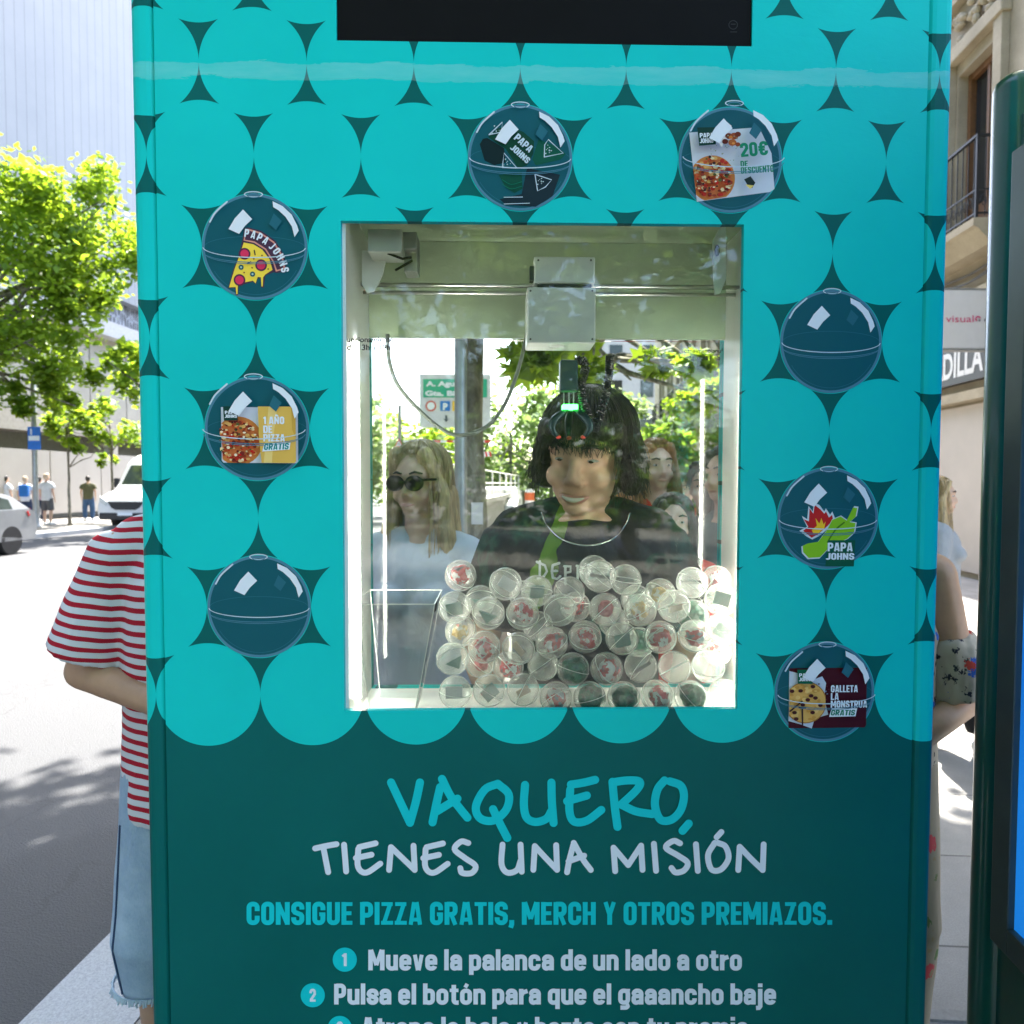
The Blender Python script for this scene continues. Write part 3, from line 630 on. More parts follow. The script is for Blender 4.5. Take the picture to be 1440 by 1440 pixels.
def coupon20(a):
    t = T2(690, 780, 577); card = t([(225, 485), (1005, 418), (1120, 640), (1150, 700), (1190, 1090), (1140, 1125), (320, 1240)])
    cardc = t([(225, 485), (1005, 418), (1190, 1090), (320, 1240)])
    a.poly(card, flat((206, 212, 222))); pizza(a, *t([(490, 985)])[0], .44, cardc, 3)
    a.poly(t([(290, 470), (490, 465), (500, 650), (315, 668)]), DG); x, y = t([(320, 580)])[0]; brand(a, x, y, .26, .085, .04)
    a.poly(t([(500, 470), (590, 385), (670, 450), (640, 560), (560, 680), (520, 620)]), flat((232, 226, 220)))
    for u, v, r, c in ((640, 560, .07, (120, 44, 24)), (700, 560, .08, (150, 66, 28)), (680, 630, .08, (176, 92, 40)), (740, 540, .06, (110, 40, 24)), (600, 620, .06, (96, 30, 20)), (740, 650, .05, (140, 60, 30)), (660, 575, .04, (206, 120, 50)), (690, 640, .03, (220, 140, 70))): a.disc(t([(u, v)])[0], r, flat(c), 12, ry=r*.8)
    specks(a, 30, *t([(600, 740)])[0], .36, [(110, 140, 90), (150, 160, 130)], .008, .016, cardc, 9)
    TG = flat((0, 128, 92)); x, y = t([(770, 795)])[0]; a.heavy('20€', x, y, .53, .26, TG, .1); x, y = t([(770, 900)])[0]; a.heavy('DE', x, y, .14, .11, TG, .07); x, y = t([(775, 975)])[0]; a.heavy('DESCUENTO', x, y, .63, .13, TG, .07)
    a.poly(t([(810, 1035), (880, 1000), (935, 1070), (900, 1130), (850, 1100)]), flat((22, 40, 40))); a.poly(t([(820, 1090), (920, 1100), (880, 1138)]), flat((232, 204, 110)))
def slice_(a):
    t = T2(715, 710, 592)
    a.poly(t([(575, 640), (600, 505), (640, 492), (790, 530), (950, 640), (1045, 800), (1072, 960), (1050, 985), (955, 1000), (925, 990), (830, 1030), (812, 1165), (780, 1165), (775, 1060), (745, 1065), (722, 1130), (690, 1100), (530, 1145), (522, 1252), (495, 1252), (490, 1172), (408, 1175), (470, 960), (540, 790)]), flat((70, 46, 70)))
    a.poly(t([(590, 640), (612, 515), (650, 508), (780, 545), (935, 650), (1028, 800), (1058, 955), (950, 985), (918, 880), (830, 740), (710, 665)]), flat((216, 146, 132)))
    a.poly(t([(605, 630), (622, 545), (650, 528), (780, 565), (925, 665), (1010, 810), (1036, 945), (962, 965), (930, 870), (842, 728), (715, 648)]), flat((78, 50, 72)))
    a.poly(t([(592, 662), (700, 680), (800, 740), (880, 845), (912, 965), (830, 1018), (806, 1050), (800, 1152), (786, 1152), (780, 1050), (745, 1045), (720, 1118), (690, 1088), (600, 1108), (520, 1138), (515, 1240), (501, 1240), (495, 1162), (420, 1165), (482, 970), (545, 800)]), flat((250, 214, 72)))
    for u, v, r in ((600, 788, .10), (785, 915, .10), (540, 1083, .10)): a.disc(t([(u, v)])[0], r+.012, flat((88, 40, 70))); a.disc(t([(u, v)])[0], r-.02, flat((220, 52, 92)))
    for u, v in ((560, 940), (688, 1016)): a.disc(t([(u, v)])[0], .05, flat((24, 84, 96)), 16); a.disc(t([(u, v)])[0], .02, flat((170, 200, 190)), 10)
    for u, v in ((705, 845), (685, 945), (865, 958), (797, 807), (595, 1000)): a.disc(t([(u, v)])[0], .016, flat((130, 70, 50)), 8)
    a.stroke(t([(712, 750), (720, 800)]), .022, flat((70, 46, 50)), False); a.stroke(t([(630, 900), (670, 880)]), .022, flat((70, 46, 50)), False)
    cen = t([(560, 1060)])[0]; rr = math.dist(cen, t([(1000, 860)])[0])*.955
    for k, ch_ in enumerate('PAPAJOHNS'):
        an = rad(82-k*8.7-(2 if k > 3 else 0)); x, y = cen[0]+rr*cos(an), cen[1]+rr*sin(an)
        wd = .085 if ch_ != 'J' else .06; a.heavy(ch_, x-wd/2*cos(an-pi/2), y-wd/2*sin(an-pi/2), wd, .15, WH, an-pi/2)
def gold(a):
    t = T2(740, 680, 585); card = t([(340, 440), (1180, 440), (1200, 460), (1200, 1050), (1180, 1070), (360, 1065), (340, 1040)])
    a.poly(card, flat((208, 214, 224))); left = t([(340, 440), (790, 440), (810, 1070), (350, 1065)])
    pizza(a, *t([(530, 820)])[0], .47, left, 21); a.poly(t([(780, 440), (1180, 440), (1200, 460), (1200, 1050), (1180, 1070), (815, 1068), (790, 800)]), flat((222, 178, 84)))
    a.poly(t([(900, 440), (1000, 440), (960, 700), (930, 1068), (840, 1068)]), flat((234, 202, 122))); a.poly(t([(1150, 440), (1180, 440), (1200, 460), (1200, 800), (1160, 700)]), flat((205, 160, 66)))
    a.poly(t([(395, 440), (560, 440), (556, 595), (405, 600)]), DG); x, y = t([(415, 525)])[0]; brand(a, x, y, .23, .06)
    for body, v, wd in (('1 AÑO', 635, .40), ('DE', 735, .17), ('PIZZA', 830, .41)): x, y = t([(840, v)])[0]; a.heavy(body, x, y, wd, .14, WH)
    x, y = t([(838, 925)])[0]; a.poly([(x-.02, y-.03), (x+.5, y+.01), (x+.52, y+.15), (x+.02, y+.12)], WH); a.heavy('GRATIS', x+.01, y, .47, .12, flat((0, 134, 130)), .03, .15)
def cookie(a):
    t = T2(695, 690, 552); card = t([(300, 425), (1160, 420), (1165, 1060), (1150, 1085), (590, 1090), (300, 1090)])
    a.poly(card, flat((66, 8, 22))); a.poly(t([(300, 455), (360, 470), (600, 540), (665, 515), (710, 590), (690, 760), (740, 940), (590, 985), (560, 1095), (440, 1050), (300, 1010)]), flat((196, 206, 222)))
    specks(a, 40, *t([(640, 760)])[0], .30, [(120, 140, 170), (90, 40, 50)], .012, .022, card, 5)
    cl = t([(300, 520), (700, 520), (700, 1060), (300, 1040)]); c = t([(480, 800)])[0]
    a.disc(c, .42, flat((176, 118, 52)), 36, clip=cl); a.disc(c, .40, flat((224, 172, 92)), 36, clip=cl); specks(a, 40, *c, .38, [(236, 190, 112), (208, 150, 70)], .03, .06, cl, 6)
    for u, v in ((550, 620), (415, 665), (320, 670), (580, 745), (495, 765), (635, 825), (440, 820), (550, 905), (370, 975), (530, 720), (350, 905)): a.disc(t([(u, v)])[0], .048, flat((74, 30, 26)), 10, ry=.036)
    for L in ([(300, 890), (430, 780)], [(400, 850), (470, 850)], [(435, 850), (440, 1040)]): a.stroke(t(L), .03, flat((60, 36, 32)), False)
    a.poly(t([(372, 430), (545, 430), (545, 590), (380, 585)]), flat((0, 92, 66))); x, y = t([(392, 510)])[0]; brand(a, x, y, .27, .07)
    for body, v, wd in (('GALLETA', 680, .54), ('LA', 765, .16), ('MONSTRUA', 850, .73)): x, y = t([(745, v)])[0]; a.heavy(body, x, y, wd, .14, WH)
    x, y = t([(745, 935)])[0]; a.poly([(x-.03, y-.03), (x+.5, y-.02), (x+.53, y+.14), (x+.02, y+.14)], WH); a.heavy('GRATIS', x, y, .48, .11, flat((0, 120, 92)), 0, .15)
def chili(a):
    t = T2(335, 1162, 231)
    a.poly(t([(205, 1218), (240, 1200), (215, 1150), (240, 1165), (245, 1105), (265, 1130), (270, 1090), (295, 1100), (318, 1130), (325, 1115), (345, 1145), (355, 1130), (370, 1165), (345, 1200), (300, 1240), (265, 1258), (240, 1245)]), flat((206, 216, 224)))
    a.poly(t([(222, 1218), (246, 1200), (224, 1165), (248, 1175), (250, 1115), (268, 1140), (273, 1100), (300, 1120), (318, 1140), (326, 1130), (340, 1158), (354, 1145), (360, 1170), (330, 1200), (290, 1235), (262, 1250)]), flat((196, 34, 34)))
    a.poly(t([(262, 1215), (285, 1195), (278, 1160), (296, 1185), (305, 1160), (316, 1190), (325, 1175), (320, 1205), (290, 1232), (270, 1232)]), flat((246, 196, 40)))
    for k, c in ((1, (206, 216, 224)), (.9, (136, 192, 32))):
        L = [(215, 1290), (240, 1278), (290, 1270), (330, 1215), (355, 1165), (395, 1148), (425, 1168), (455, 1105), (475, 1108), (468, 1150), (440, 1175), (468, 1180), (462, 1225), (430, 1255), (350, 1290), (300, 1345), (245, 1348), (218, 1320)]
        mx, my = 350, 1235; a.poly(t([(mx+(u-mx)*(k if k == 1 else .955), my+(v-my)*(k if k == 1 else .95)) for u, v in L]), flat(c))
    a.stroke(t([(410, 1180), (370, 1215), (335, 1270)]), .03, flat((70, 120, 20)))
    x, y = t([(334, 1312)])[0]; a.poly([(x-.03, y-.30), (x+.54, y-.30), (x+.56, y+.22), (x+.02, y+.22)], flat((0, 84, 60))); a.heavy('PAPA', x+.01, y, .5, .17, WH); x, y = t([(330, 1350)])[0]; a.heavy('JOHNS', x, y, .56, .13, WH)
nothing = lambda a: None
DK, RM_ = (10, 86, 98), (76, 128, 150)
for cr, fn in zip(BUB, (cap_merch, coupon20, slice_, nothing, gold, chili, nothing, cookie)): capsule_picture(cr, DK, RM_, fn)
# ================================================================ prize capsules in the window
def shell_mat():
    m, nt, b, o = nodes('capsule_plastic'); nt.nodes.remove(b)
    tr = N(nt, 'ShaderNodeBsdfTransparent'); tr.inputs[0].default_value = (.99, 1, .99, 1)
    df = N(nt, 'ShaderNodeBsdfDiffuse'); df.inputs[0].default_value = (.93, .96, .90, 1)
    tl = N(nt, 'ShaderNodeBsdfTranslucent'); tl.inputs[0].default_value = (.93, .96, .90, 1)
    gl = N(nt, 'ShaderNodeBsdfGlossy'); gl.inputs['Roughness'].default_value = .10
    lw = N(nt, 'ShaderNodeLayerWeight'); lw.inputs[0].default_value = .35
    f = ramp(nt, lw.outputs['Facing'], [(.0, .24), (.6, .30), (.95, .46)])
    m1 = N(nt, 'ShaderNodeMixShader'); m1.inputs[0].default_value = .82
    nt.links.new(df.outputs[0], m1.inputs[1]); nt.links.new(tl.outputs[0], m1.inputs[2])
    m2 = N(nt, 'ShaderNodeMixShader'); nt.links.new(f, m2.inputs[0]); nt.links.new(tr.outputs[0], m2.inputs[1]); nt.links.new(m1.outputs[0], m2.inputs[2])
    fr = N(nt, 'ShaderNodeFresnel'); fr.inputs[0].default_value = 1.45
    m3 = N(nt, 'ShaderNodeMixShader'); nt.links.new(math_(nt, 'MINIMUM', fr.outputs[0], .10), m3.inputs[0]); nt.links.new(m2.outputs[0], m3.inputs[1]); nt.links.new(gl.outputs[0], m3.inputs[2])
    nt.links.new(m3.outputs[0], o.inputs[0]); return m
SHELL = shell_mat()
CR = .0272
def crumple(r, seed, sq=(1, 1, 1)):
    bm = bmesh.new(); bmesh.ops.create_icosphere(bm, subdivisions=3, radius=1)
    for v in bm.verts:
        n = noise.noise(v.co*2.2+Vector((seed*7.1, seed*3.3, 0)))*.28+noise.noise(v.co*6+Vector((seed, 0, 0)))*.10
        v.co = Vector((v.co.x*sq[0], v.co.y*sq[1], v.co.z*sq[2]))*r*(1+n)
    bm.verts.index_update(); b = MB(); b.add([v.co for v in bm.verts], [[v.index for v in f.verts] for f in bm.faces]); bm.free(); return b
def wrapper(name, a, c2, c3, sc=45):
    m, nt, b, o = nodes(name); f = noise_(nt, sc, 3, .6, obj_co(nt))
    nt.links.new(ramp(nt, f, [(.40, a), (.50, c2), (.62, c3)], 'CONSTANT'), b.inputs['Base Color']); b.inputs['Roughness'].default_value = .3; return m
W_RED = wrapper('red_wrapper', (.48, .02, .03), (.70, .68, .66), (.30, .02, .05))
W_RW = wrapper('white_red_wrapper', (.70, .70, .70), (.52, .03, .04), (.12, .12, .14))
W_GRN = wrapper('green_wrapper', (.006, .10, .05), (.01, .16, .08), (.004, .06, .035))
W_GOLD = wrapper('gold_wrapper', (.62, .40, .10), (.70, .66, .55), (.45, .05, .03))
C_GRN = mat('green_card', (.05, .16, .13), .4, var=.1); C_TAN = mat('tan_card', (.42, .30, .19), .5); C_WHT = mat('white_card', (.62, .62, .62), .4); C_DRK = mat('dark_card', (.04, .05, .05), .4)
proto = {}
b = MB(); b.ell((0, 0, 0), (CR,)*3, nu=32, nv=18); sh_me = b.mesh('shell'); sh_me.materials.append(SHELL); sh_me.shade_smooth()
b = MB(); b.lathe((0, 0, 0), [(CR*1.002, -.0005), (CR*1.018, -.0004), (CR*1.018, .0004), (CR*1.002, .0005)], 40, cap=False); ring_me = b.mesh('seam'); ring_me.materials.append(mat('seam_plastic', (.74, .78, .72), .35, var=0)); ring_me.shade_smooth()
def pm(key, b, m): me = b.mesh('prize'); me.materials.append(m); proto[key] = me
for k, (key, m) in enumerate((('card', C_GRN), ('tan', C_TAN), ('white', C_WHT), ('dark', C_DRK))):
    b = MB(); d = {'card': (.026, .003, .022), 'tan': (.024, .004, .012), 'white': (.028, .002, .020), 'dark': (.034, .003, .006)}[key]; b.box((0, 0, 0), d, bev=.0008); pm(key, b, m)
b = MB(); b.prism([Vector((-.014, -.002, -.006)), Vector((.015, -.002, .008)), Vector((.010, -.002, -.014))], (0, .005, 0)); pm('wedge', b, C_GRN)
pm('red', crumple(.0185, 1, (1, .8, .95)), W_RED); pm('mixed', crumple(.0185, 2, (1, .85, .9)), W_RW); pm('green', crumple(.0205, 3), W_GRN); pm('gold', crumple(.0165, 4, (1, .8, .8)), W_GOLD)
pm('pill', crumple(.0125, 5, (1, .7, 1.1)), mat('red_pouch', (.42, .06, .07), .35))
DESC = {'card': 'flat green card', 'tan': 'tan card', 'white': 'pale white card', 'dark': 'thin dark strip', 'wedge': 'dark green wedge', 'red': 'red wrapped prize', 'mixed': 'white and red wrapper',
        'green': 'dark green bundle', 'gold': 'gold and white wrapper', 'pill': 'small red pouch', None: 'no visible prize'}
ROWS = [('bottom row', [(138, 725, 'white', 0), (284, 725, 'card', 0), (428, 725, 'tan', 0), (572, 728, 'mixed', 0), (725, 728, 'green', 0), (868, 728, 'green', 0), (1012, 728, 'red', 0), (1155, 720, 'green', 0), (1290, 725, None, 0)]),
        ('second row up', [(132, 585, 'wedge', 0), (236, 600, 'pill', 2), (358, 620, 'mixed', 1), (512, 610, 'dark', 1), (648, 610, 'green', 0), (790, 612, 'mixed', 0), (937, 605, 'dark', 0), (1077, 610, None, 0), (1215, 615, None, 0), (1300, 545, 'mixed', 2)]),
        ('middle row', [(150, 462, 'gold', 1), (268, 530, 'red', 0), (418, 530, 'tan', 0), (565, 530, 'mixed', 0), (697, 485, 'red', 0), (835, 505, 'card', 0), (935, 510, 'green', 2), (1042, 508, 'red', 0), (1192, 525, 'mixed', 0), (1285, 450, 'card', 1)]),
        ('row above the middle', [(130, 360, 'card', 0), (277, 387, 'wedge', 0), (412, 387, 'red', 0), (490, 440, None, 2), (582, 388, None, 0), (655, 355, 'mixed', 2), (775, 372, 'pill', 0), (845, 400, None, 2), (940, 405, 'gold', 0), (1078, 372, 'tan', 0), (1180, 390, 'green', 1), (1262, 345, 'red', 2), (1297, 325, 'card', 0)]),
        ('upper row', [(165, 237, 'mixed', 1), (222, 310, 'wedge', 1), (345, 262, 'white', 0), (430, 305, None, 2), (492, 285, 'card', 1), (625, 285, None, 1), (770, 287, 'dark', 0), (900, 345, 'card', 2), (1030, 300, 'gold', 1), (1168, 255, 'dark', 1), (1270, 268, 'red', 2)]),
        ('top of the pile', [(738, 205, 'wedge', 1), (870, 235, 'dark', 1)])]
balls = []
for ri, (rn, L) in enumerate(ROWS):
    for x, y, c, ly in L: balls.append([rn, c, P(600+x/3.13, 740+y/3.13, (.045, .098, .15)[ly]), ri, ly])
for it in range(160):                    # let touching capsules push each other apart
    for i in range(len(balls)):
        for j in range(i):
            d = balls[i][2]-balls[j][2]; l = d.length
            if l < 2*CR*1.035:
                d = (d if l > 1e-6 else Vector((0, 1, 0))); d = Vector((d.x*.6, d.y*1.6, d.z*.6)).normalized(); q = d*((2*CR*1.035-l)*.25)
                balls[i][2] += q; balls[j][2] -= q
    for q in balls:
        p = q[2]; p.x = min(max(p.x, P(612, 800, .05).x+CR), IX1-CR*1.05); p.y = min(max(p.y, .0185+CR*1.06), BY-CR*1.06); p.z = max(p.z, IZ0+CR*1.04)
WORD = ['first', 'second', 'third', 'fourth', 'fifth', 'sixth', 'seventh', 'eighth', 'ninth', 'tenth', 'eleventh', 'twelfth', 'thirteenth']
rq = random.Random(11)
for rn, L in ROWS:
    mine = sorted([q for q in balls if q[0] == rn], key=lambda q: q[2].x)
    for k, (_, c, p, ri, ly) in enumerate(mine):
        pos = 'leftmost' if k == 0 else 'rightmost' if k == len(mine)-1 else WORD[k]+' from left'
        e = empty('prize_capsule', p, f'capsule with {DESC[c]}, {pos} in the {rn}', 'capsule', 'prize capsules piled in the window')
        R0 = Euler((rq.uniform(-.9, .9), rq.uniform(-.9, .9), rq.uniform(0, 6))); 
        s_ = link('shell', sh_me, e); g = link('seam_ring', ring_me, e); g.rotation_euler = R0
        if c:
            pz = link('prize', proto[c], e); pz.rotation_euler = (rq.uniform(-.4, .4), rq.uniform(-.8, .8), rq.uniform(-.5, .5)) if c not in ('red', 'mixed', 'green', 'gold') else (rq.uniform(0, 6), rq.uniform(0, 6), rq.uniform(0, 6))
            pz.location = (rq.uniform(-.003, .003), -.002, rq.uniform(-.003, .003))
del balls

# ================================================================ people
def remesh(b, vox, smooth=4, disp=None):
    me = b.mesh('tmp'); o = link('tmp', me)
    r = o.modifiers.new('r', 'REMESH'); r.mode = 'VOXEL'; r.voxel_size = vox; r.use_smooth_shade = True
    if smooth: s_ = o.modifiers.new('s', 'SMOOTH'); s_.iterations = smooth; s_.factor = .5
    me2 = bpy.data.meshes.new_from_object(o.evaluated_get(bpy.context.evaluated_depsgraph_get()))
    bpy.data.objects.remove(o); bpy.data.meshes.remove(me)
    if disp:
        amp, fr, st = disp
        me2.update(); n_ = len(me2.vertices); co = np.empty(n_*3, np.float32); no = np.empty(n_*3, np.float32)
        me2.vertices.foreach_get('co', co); me2.vertex_normals.foreach_get('vector', no); co = co.reshape(-1, 3); no = no.reshape(-1, 3)
        q = co*np.array([fr, fr, fr*st]); h = np.array([noise.noise(Vector(x))+.5*noise.noise(Vector(x)*2.3) for x in q])
        me2.vertices.foreach_set('co', (co+no*(amp*h)[:, None]).astype(np.float32).ravel()); me2.update()
    me2.shade_smooth(); return me2
def skin(name, c):
    m, nt, b, o = nodes(name); co = obj_co(nt)
    f = noise_(nt, 14, 4, .6, co); nt.links.new(ramp(nt, f, [(.3, tuple(x*.85 for x in c)), (.7, tuple(min(1, x*1.1) for x in c))]), b.inputs['Base Color'])
    b.inputs['Roughness'].default_value = .5; b.inputs['Subsurface Weight'].default_value = .12; b.inputs['Subsurface Radius'].default_value = (.012, .005, .003)
    bump(nt, b, noise_(nt, 180, 2, .5, co), .12, .002); return m
def cloth(name, c, fold=.35, c2=None):
    m, nt, b, o = nodes(name); co = obj_co(nt); f = noise_(nt, 9, 4, .6, co)
    c2 = c2 or tuple(x*.85 for x in c)
    nt.links.new(ramp(nt, f, [(.3, c2), (.7, c)]), b.inputs['Base Color']); b.inputs['Roughness'].default_value = .85; b.inputs['Specular IOR Level'].default_value = .2
    h = math_(nt, 'ADD', noise_(nt, 11, 3, .55, obj_co(nt, (1, 1, .55)), .8), math_(nt, 'MULTIPLY', noise_(nt, 600, 2, .5, co), .05)); bump(nt, b, h, fold, .03); return m
def hair_mat(name, c, sc=(70, 70, 9)):
    m, nt, b, o = nodes(name); f = noise_(nt, 1, 4, .65, obj_co(nt, sc), .5)
    nt.links.new(ramp(nt, f, [(.3, tuple(x*.45 for x in c)), (.72, tuple(x*1.45 for x in c))]), b.inputs['Base Color']); b.inputs['Roughness'].default_value = .42
    bump(nt, b, f, .8, .008); return m
SK = {'light': skin('skin_light', (.56, .36, .26)), 'tan': skin('skin_tan', (.46, .27, .17)), 'warm': skin('skin_warm', (.62, .37, .27))}
H_DARK = hair_mat('dark_hair', (.012, .009, .007)); H_BLONDE = hair_mat('blonde_hair', (.46, .33, .17)); H_ORANGE = hair_mat('auburn_hair', (.30, .13, .045)); H_BROWN = hair_mat('brown_hair', (.07, .035, .018))
H_CURL = hair_mat('bob_hair', (.020, .014, .010), (90, 90, 12))
EYE = mat('eye_white', (.42, .40, .38), .2, var=0); IRIS = mat('iris', (.03, .018, .01), .15, var=0); LIP = mat('lips', (.46, .21, .17), .4); TEETH = mat('teeth', (.56, .52, .45), .25, var=0); BROW = mat('eyebrow', (.015, .010, .008), .8)
SHOEW = mat('white_shoe', (.7, .7, .7), .6); SHOED = mat('dark_shoe', (.03, .03, .03), .6)
def person(label, loc, yaw=0, H=1.75, sk='light', hair=None, top=None, bottom=None, arms=None, feet=((-.1, 0), (.1, 0)), head=(0, 0, 0), vox=.012, fem=False,
           shoes=SHOEW, group=None, face=True, smile=False, sunglasses=None, capm=None, lean=0, hs=1.0, hd=0.0, strands=0, shw=None):
    k = H/1.75; root = empty('person', loc, label, 'person', group, yaw)
    V = lambda *a: Vector(a)
    sh = shw or (.165 if fem else .185)
    LN = lambda p: Vector((p[0], p[1]-lean*max(0, p[2]-.95), p[2]))
    C, HP, NK = LN((0, 0, 1.3)), V(0, 0, .93), LN((0, .012, 1.43))
    arms = arms or (((-.25, .02, 1.12), (-.24, -.06, .86)), ((.25, .02, 1.12), (.24, -.06, .86)))
    arms = [tuple(LN(p) for p in a) for a in arms]
    SHD = [LN((-sh, 0, 1.395)), LN((sh, 0, 1.395))]
    hc = LN((0, 0, 1.52-hd)); HR = Euler((head[0], head[1], head[2])).to_matrix()
    hp = lambda *a: hc+HR@Vector((a[0], a[1], a[2]-1.52))
    knees = [V(f[0]*.95+(-.01 if f[0] < 0 else .01), f[1]*.5-.02, .50) for f in feet]
    hips = [V(-.085, 0, .9), V(.085, 0, .9)]
    W = MB()
    W.ell(HP, (.155, .11, .12)); W.ell(LN((0, 0, 1.1)), (.125 if fem else .135, .095, .16)); W.ell(C, (.155 if fem else .17, .112, .18)); W.cap(LN((-.13, 0, 1.405)), LN((.13, 0, 1.405)), .055, .055); W.cap(NK, hp(0, -.005, 1.56), .056, .052)
    for s_ in (-1, 1): W.cap(LN((s_*.03, .01, 1.455)), LN((s_*.14, .005, 1.415)), .045, .045)
    if fem: W.ell(LN((-.07, -.09, 1.27)), (.065, .05, .06)); W.ell(LN((.07, -.09, 1.27)), (.065, .05, .06))
    for s_, (el, wr) in zip(SHD, arms):
        W.cap(s_, el, .052, .041); W.cap(el, wr, .041, .027)
        d = (wr-el).normalized(); u = d.orthogonal().normalized(); u = (Vector((0, 0, 1))-d*d.z); u = u.normalized() if u.length > .2 else Vector((0, 1, 0)); n_ = d.cross(u)
        W.ell(wr+d*.045, (.045, .04, .016), R=Matrix((d, u, n_)).transposed())
        for q in range(4):
            b0 = wr+d*.075+u*(.028-.019*q); L = (.062, .072, .068, .052)[q]
            W.cap(b0, b0+(d*.9-n_*.25).normalized()*L*.55, .0095, .0088); W.cap(b0+(d*.9-n_*.25).normalized()*L*.55, b0+(d*.8-n_*.8).normalized()*L*1.0, .0088, .0075)
        t0 = wr+d*.02+u*.03; W.cap(t0, t0+(d+u*.6).normalized()*.05, .013, .010); W.cap(t0+(d+u*.6).normalized()*.05, t0+(d*1.2+u*.5).normalized()*.08, .010, .008)
    for h_, kn, f in zip(hips, knees, feet):
        an = V(f[0], f[1]+.02, .085); W.cap(h_, kn, .085, .056); W.cap(kn, kn.lerp(an, .35)+V(0, .012, 0), .054, .056); W.cap(kn.lerp(an, .35)+V(0, .012, 0), an, .056, .037); W.cap(V(f[0], f[1]+.03, .05), V(f[0]*1.1, f[1]-.15, .034), .042, .032)
    i0 = len(W.v)
    def hscale(B, i=0):
        for q in range(i, len(B.v)): B.v[q] = tuple(hc+(Vector(B.v[q])-hc)*hs)
    W.ell(hp(0, 0, 1.665), (.075, .094, .086), R=HR); W.ell(hp(0, -.022, 1.60), (.065, .064, .070), R=HR); W.ell(hp(0, -.066, 1.556), (.030, .025, .022), R=HR)
    W.cap(hp(0, -.086, 1.65), hp(0, -.103, 1.617), .009, .0128); W.ell(hp(-.014, -.098, 1.606), (.009, .011, .008)); W.ell(hp(.014, -.098, 1.606), (.010, .012, .009))
    for s_ in (-1, 1):
        W.ell(hp(s_*.079, .006, 1.625), (.012, .022, .033), R=HR); W.ell(hp(s_*.04, -.062, 1.605+(.006 if smile else 0)), (.026, .024, .024), R=HR); W.cap(hp(s_*.012, -.086, 1.668), hp(s_*.05, -.072, 1.668), .012, .010)
    if not smile: W.cap(hp(-.02, -.083, 1.577), hp(.02, -.083, 1.577), .010, .010)
    hscale(W, i0)
    for i in range(len(W.v)): W.v[i] = tuple(x*k for x in W.v[i])
    bm_ = remesh(W, vox*k, 3); bm_.materials.append(SK[sk]); link('body', bm_, root)
    def part(name, B, m, v=None, sm=4, disp=None, rm=True, parent=None):
        if name in ('hair', 'hair_strands', 'eye', 'iris', 'eyebrow', 'lips', 'teeth', 'cap', 'sunglasses'): hscale(B)
        for i in range(len(B.v)): B.v[i] = tuple(x*k for x in B.v[i])
        me = remesh(B, (v or vox)*k, sm, disp) if rm else B.mesh(name)
        if not rm: me.shade_smooth()
        for q in (m if isinstance(m, list) else [m]): me.materials.append(q)
        return link(name, me, parent or root)
    if face:
        for s_ in (-1, 1):
            B = MB(); B.ell(hp(s_*.031, -.0765, 1.648), (.0125, .0120, .0062 if not smile else .0036)); e = part('eye', B, EYE, rm=False)
            B = MB(); B.ell(hp(s_*.031, -.0865, 1.648), (.0050, .0030, .0050 if not smile else .003)); part('iris', B, IRIS, rm=False, parent=e)
            B = MB(); B.tube([hp(s_*.014, -.096, 1.674), hp(s_*.032, -.094, 1.680), hp(s_*.052, -.080, 1.674)], [.003, .0042, .0025], 6); part('eyebrow', B, BROW, rm=False)
        if smile:
            B = MB(); B.tube([hp(x, -.0905+abs(x)**2*9, 1.571+x*x*11) for x in np.linspace(-.029, .029, 9)], [.002, .0055, .0075, .0085, .009, .0085, .0075, .0055, .002], 10); mo = part('lips', B, LIP, rm=False)
            B = MB(); B.tube([hp(x, -.0975+abs(x)**2*9, 1.573+x*x*11) for x in np.linspace(-.022, .022, 9)], [.001, .0028, .004, .0046, .0048, .0046, .004, .0028, .001], 8); part('teeth', B, TEETH, rm=False, parent=mo)
        else:
            B = MB(); B.tube([hp(x, -.0915+abs(x)**2*9, 1.577) for x in np.linspace(-.024, .024, 7)], [.001, .004, .0055, .006, .0055, .004, .001], 8); part('lips', B, LIP, rm=False)
    if hair:
        kind, hm = hair; B = MB(); hv = vox*.85
        B.ell(hp(0, .020, 1.688), (.086, .093, .078), R=HR); B.ell(hp(0, .045, 1.635), (.083, .066, .085), R=HR)
        q = random.Random(len(label)); dsp = (.006, 30, 1)
        if kind == 'short':
            for s_ in (-1, 1): B.cap(hp(s_*.072, .02, 1.68), hp(s_*.076, .015, 1.64), .018, .010)
            for _ in range(16): B.ell(hp(q.uniform(-.06, .06), q.uniform(-.065, .06), 1.745+q.uniform(-.012, .012)), (.026, .026, .020))
        if kind == 'long':
            B.ell(hp(0, .065, 1.56), (.088, .055, .16), R=HR)
            for s_ in (-1, 1):
                B.cap(hp(s_*.05, -.055, 1.735), hp(s_*.086, -.02, 1.62), .024, .024); B.cap(hp(s_*.086, -.02, 1.62), hp(s_*.105, -.025, 1.44), .026, .034); B.cap(hp(s_*.105, -.025, 1.44), hp(s_*.10, -.03, 1.36), .034, .018)
                B.cap(hp(s_*.08, .03, 1.6), hp(s_*.10, .05, 1.40), .04, .03)
            dsp = (.006, 34, .25)
        if kind == 'tied':
            for s_ in (-1, 1): B.cap(hp(s_*.045, -.06, 1.735), hp(s_*.080, .0, 1.63), .02, .016)
            B.ell(hp(0, .12, 1.68), (.04, .045, .06)); dsp = (.004, 40, .3)
        ST = None
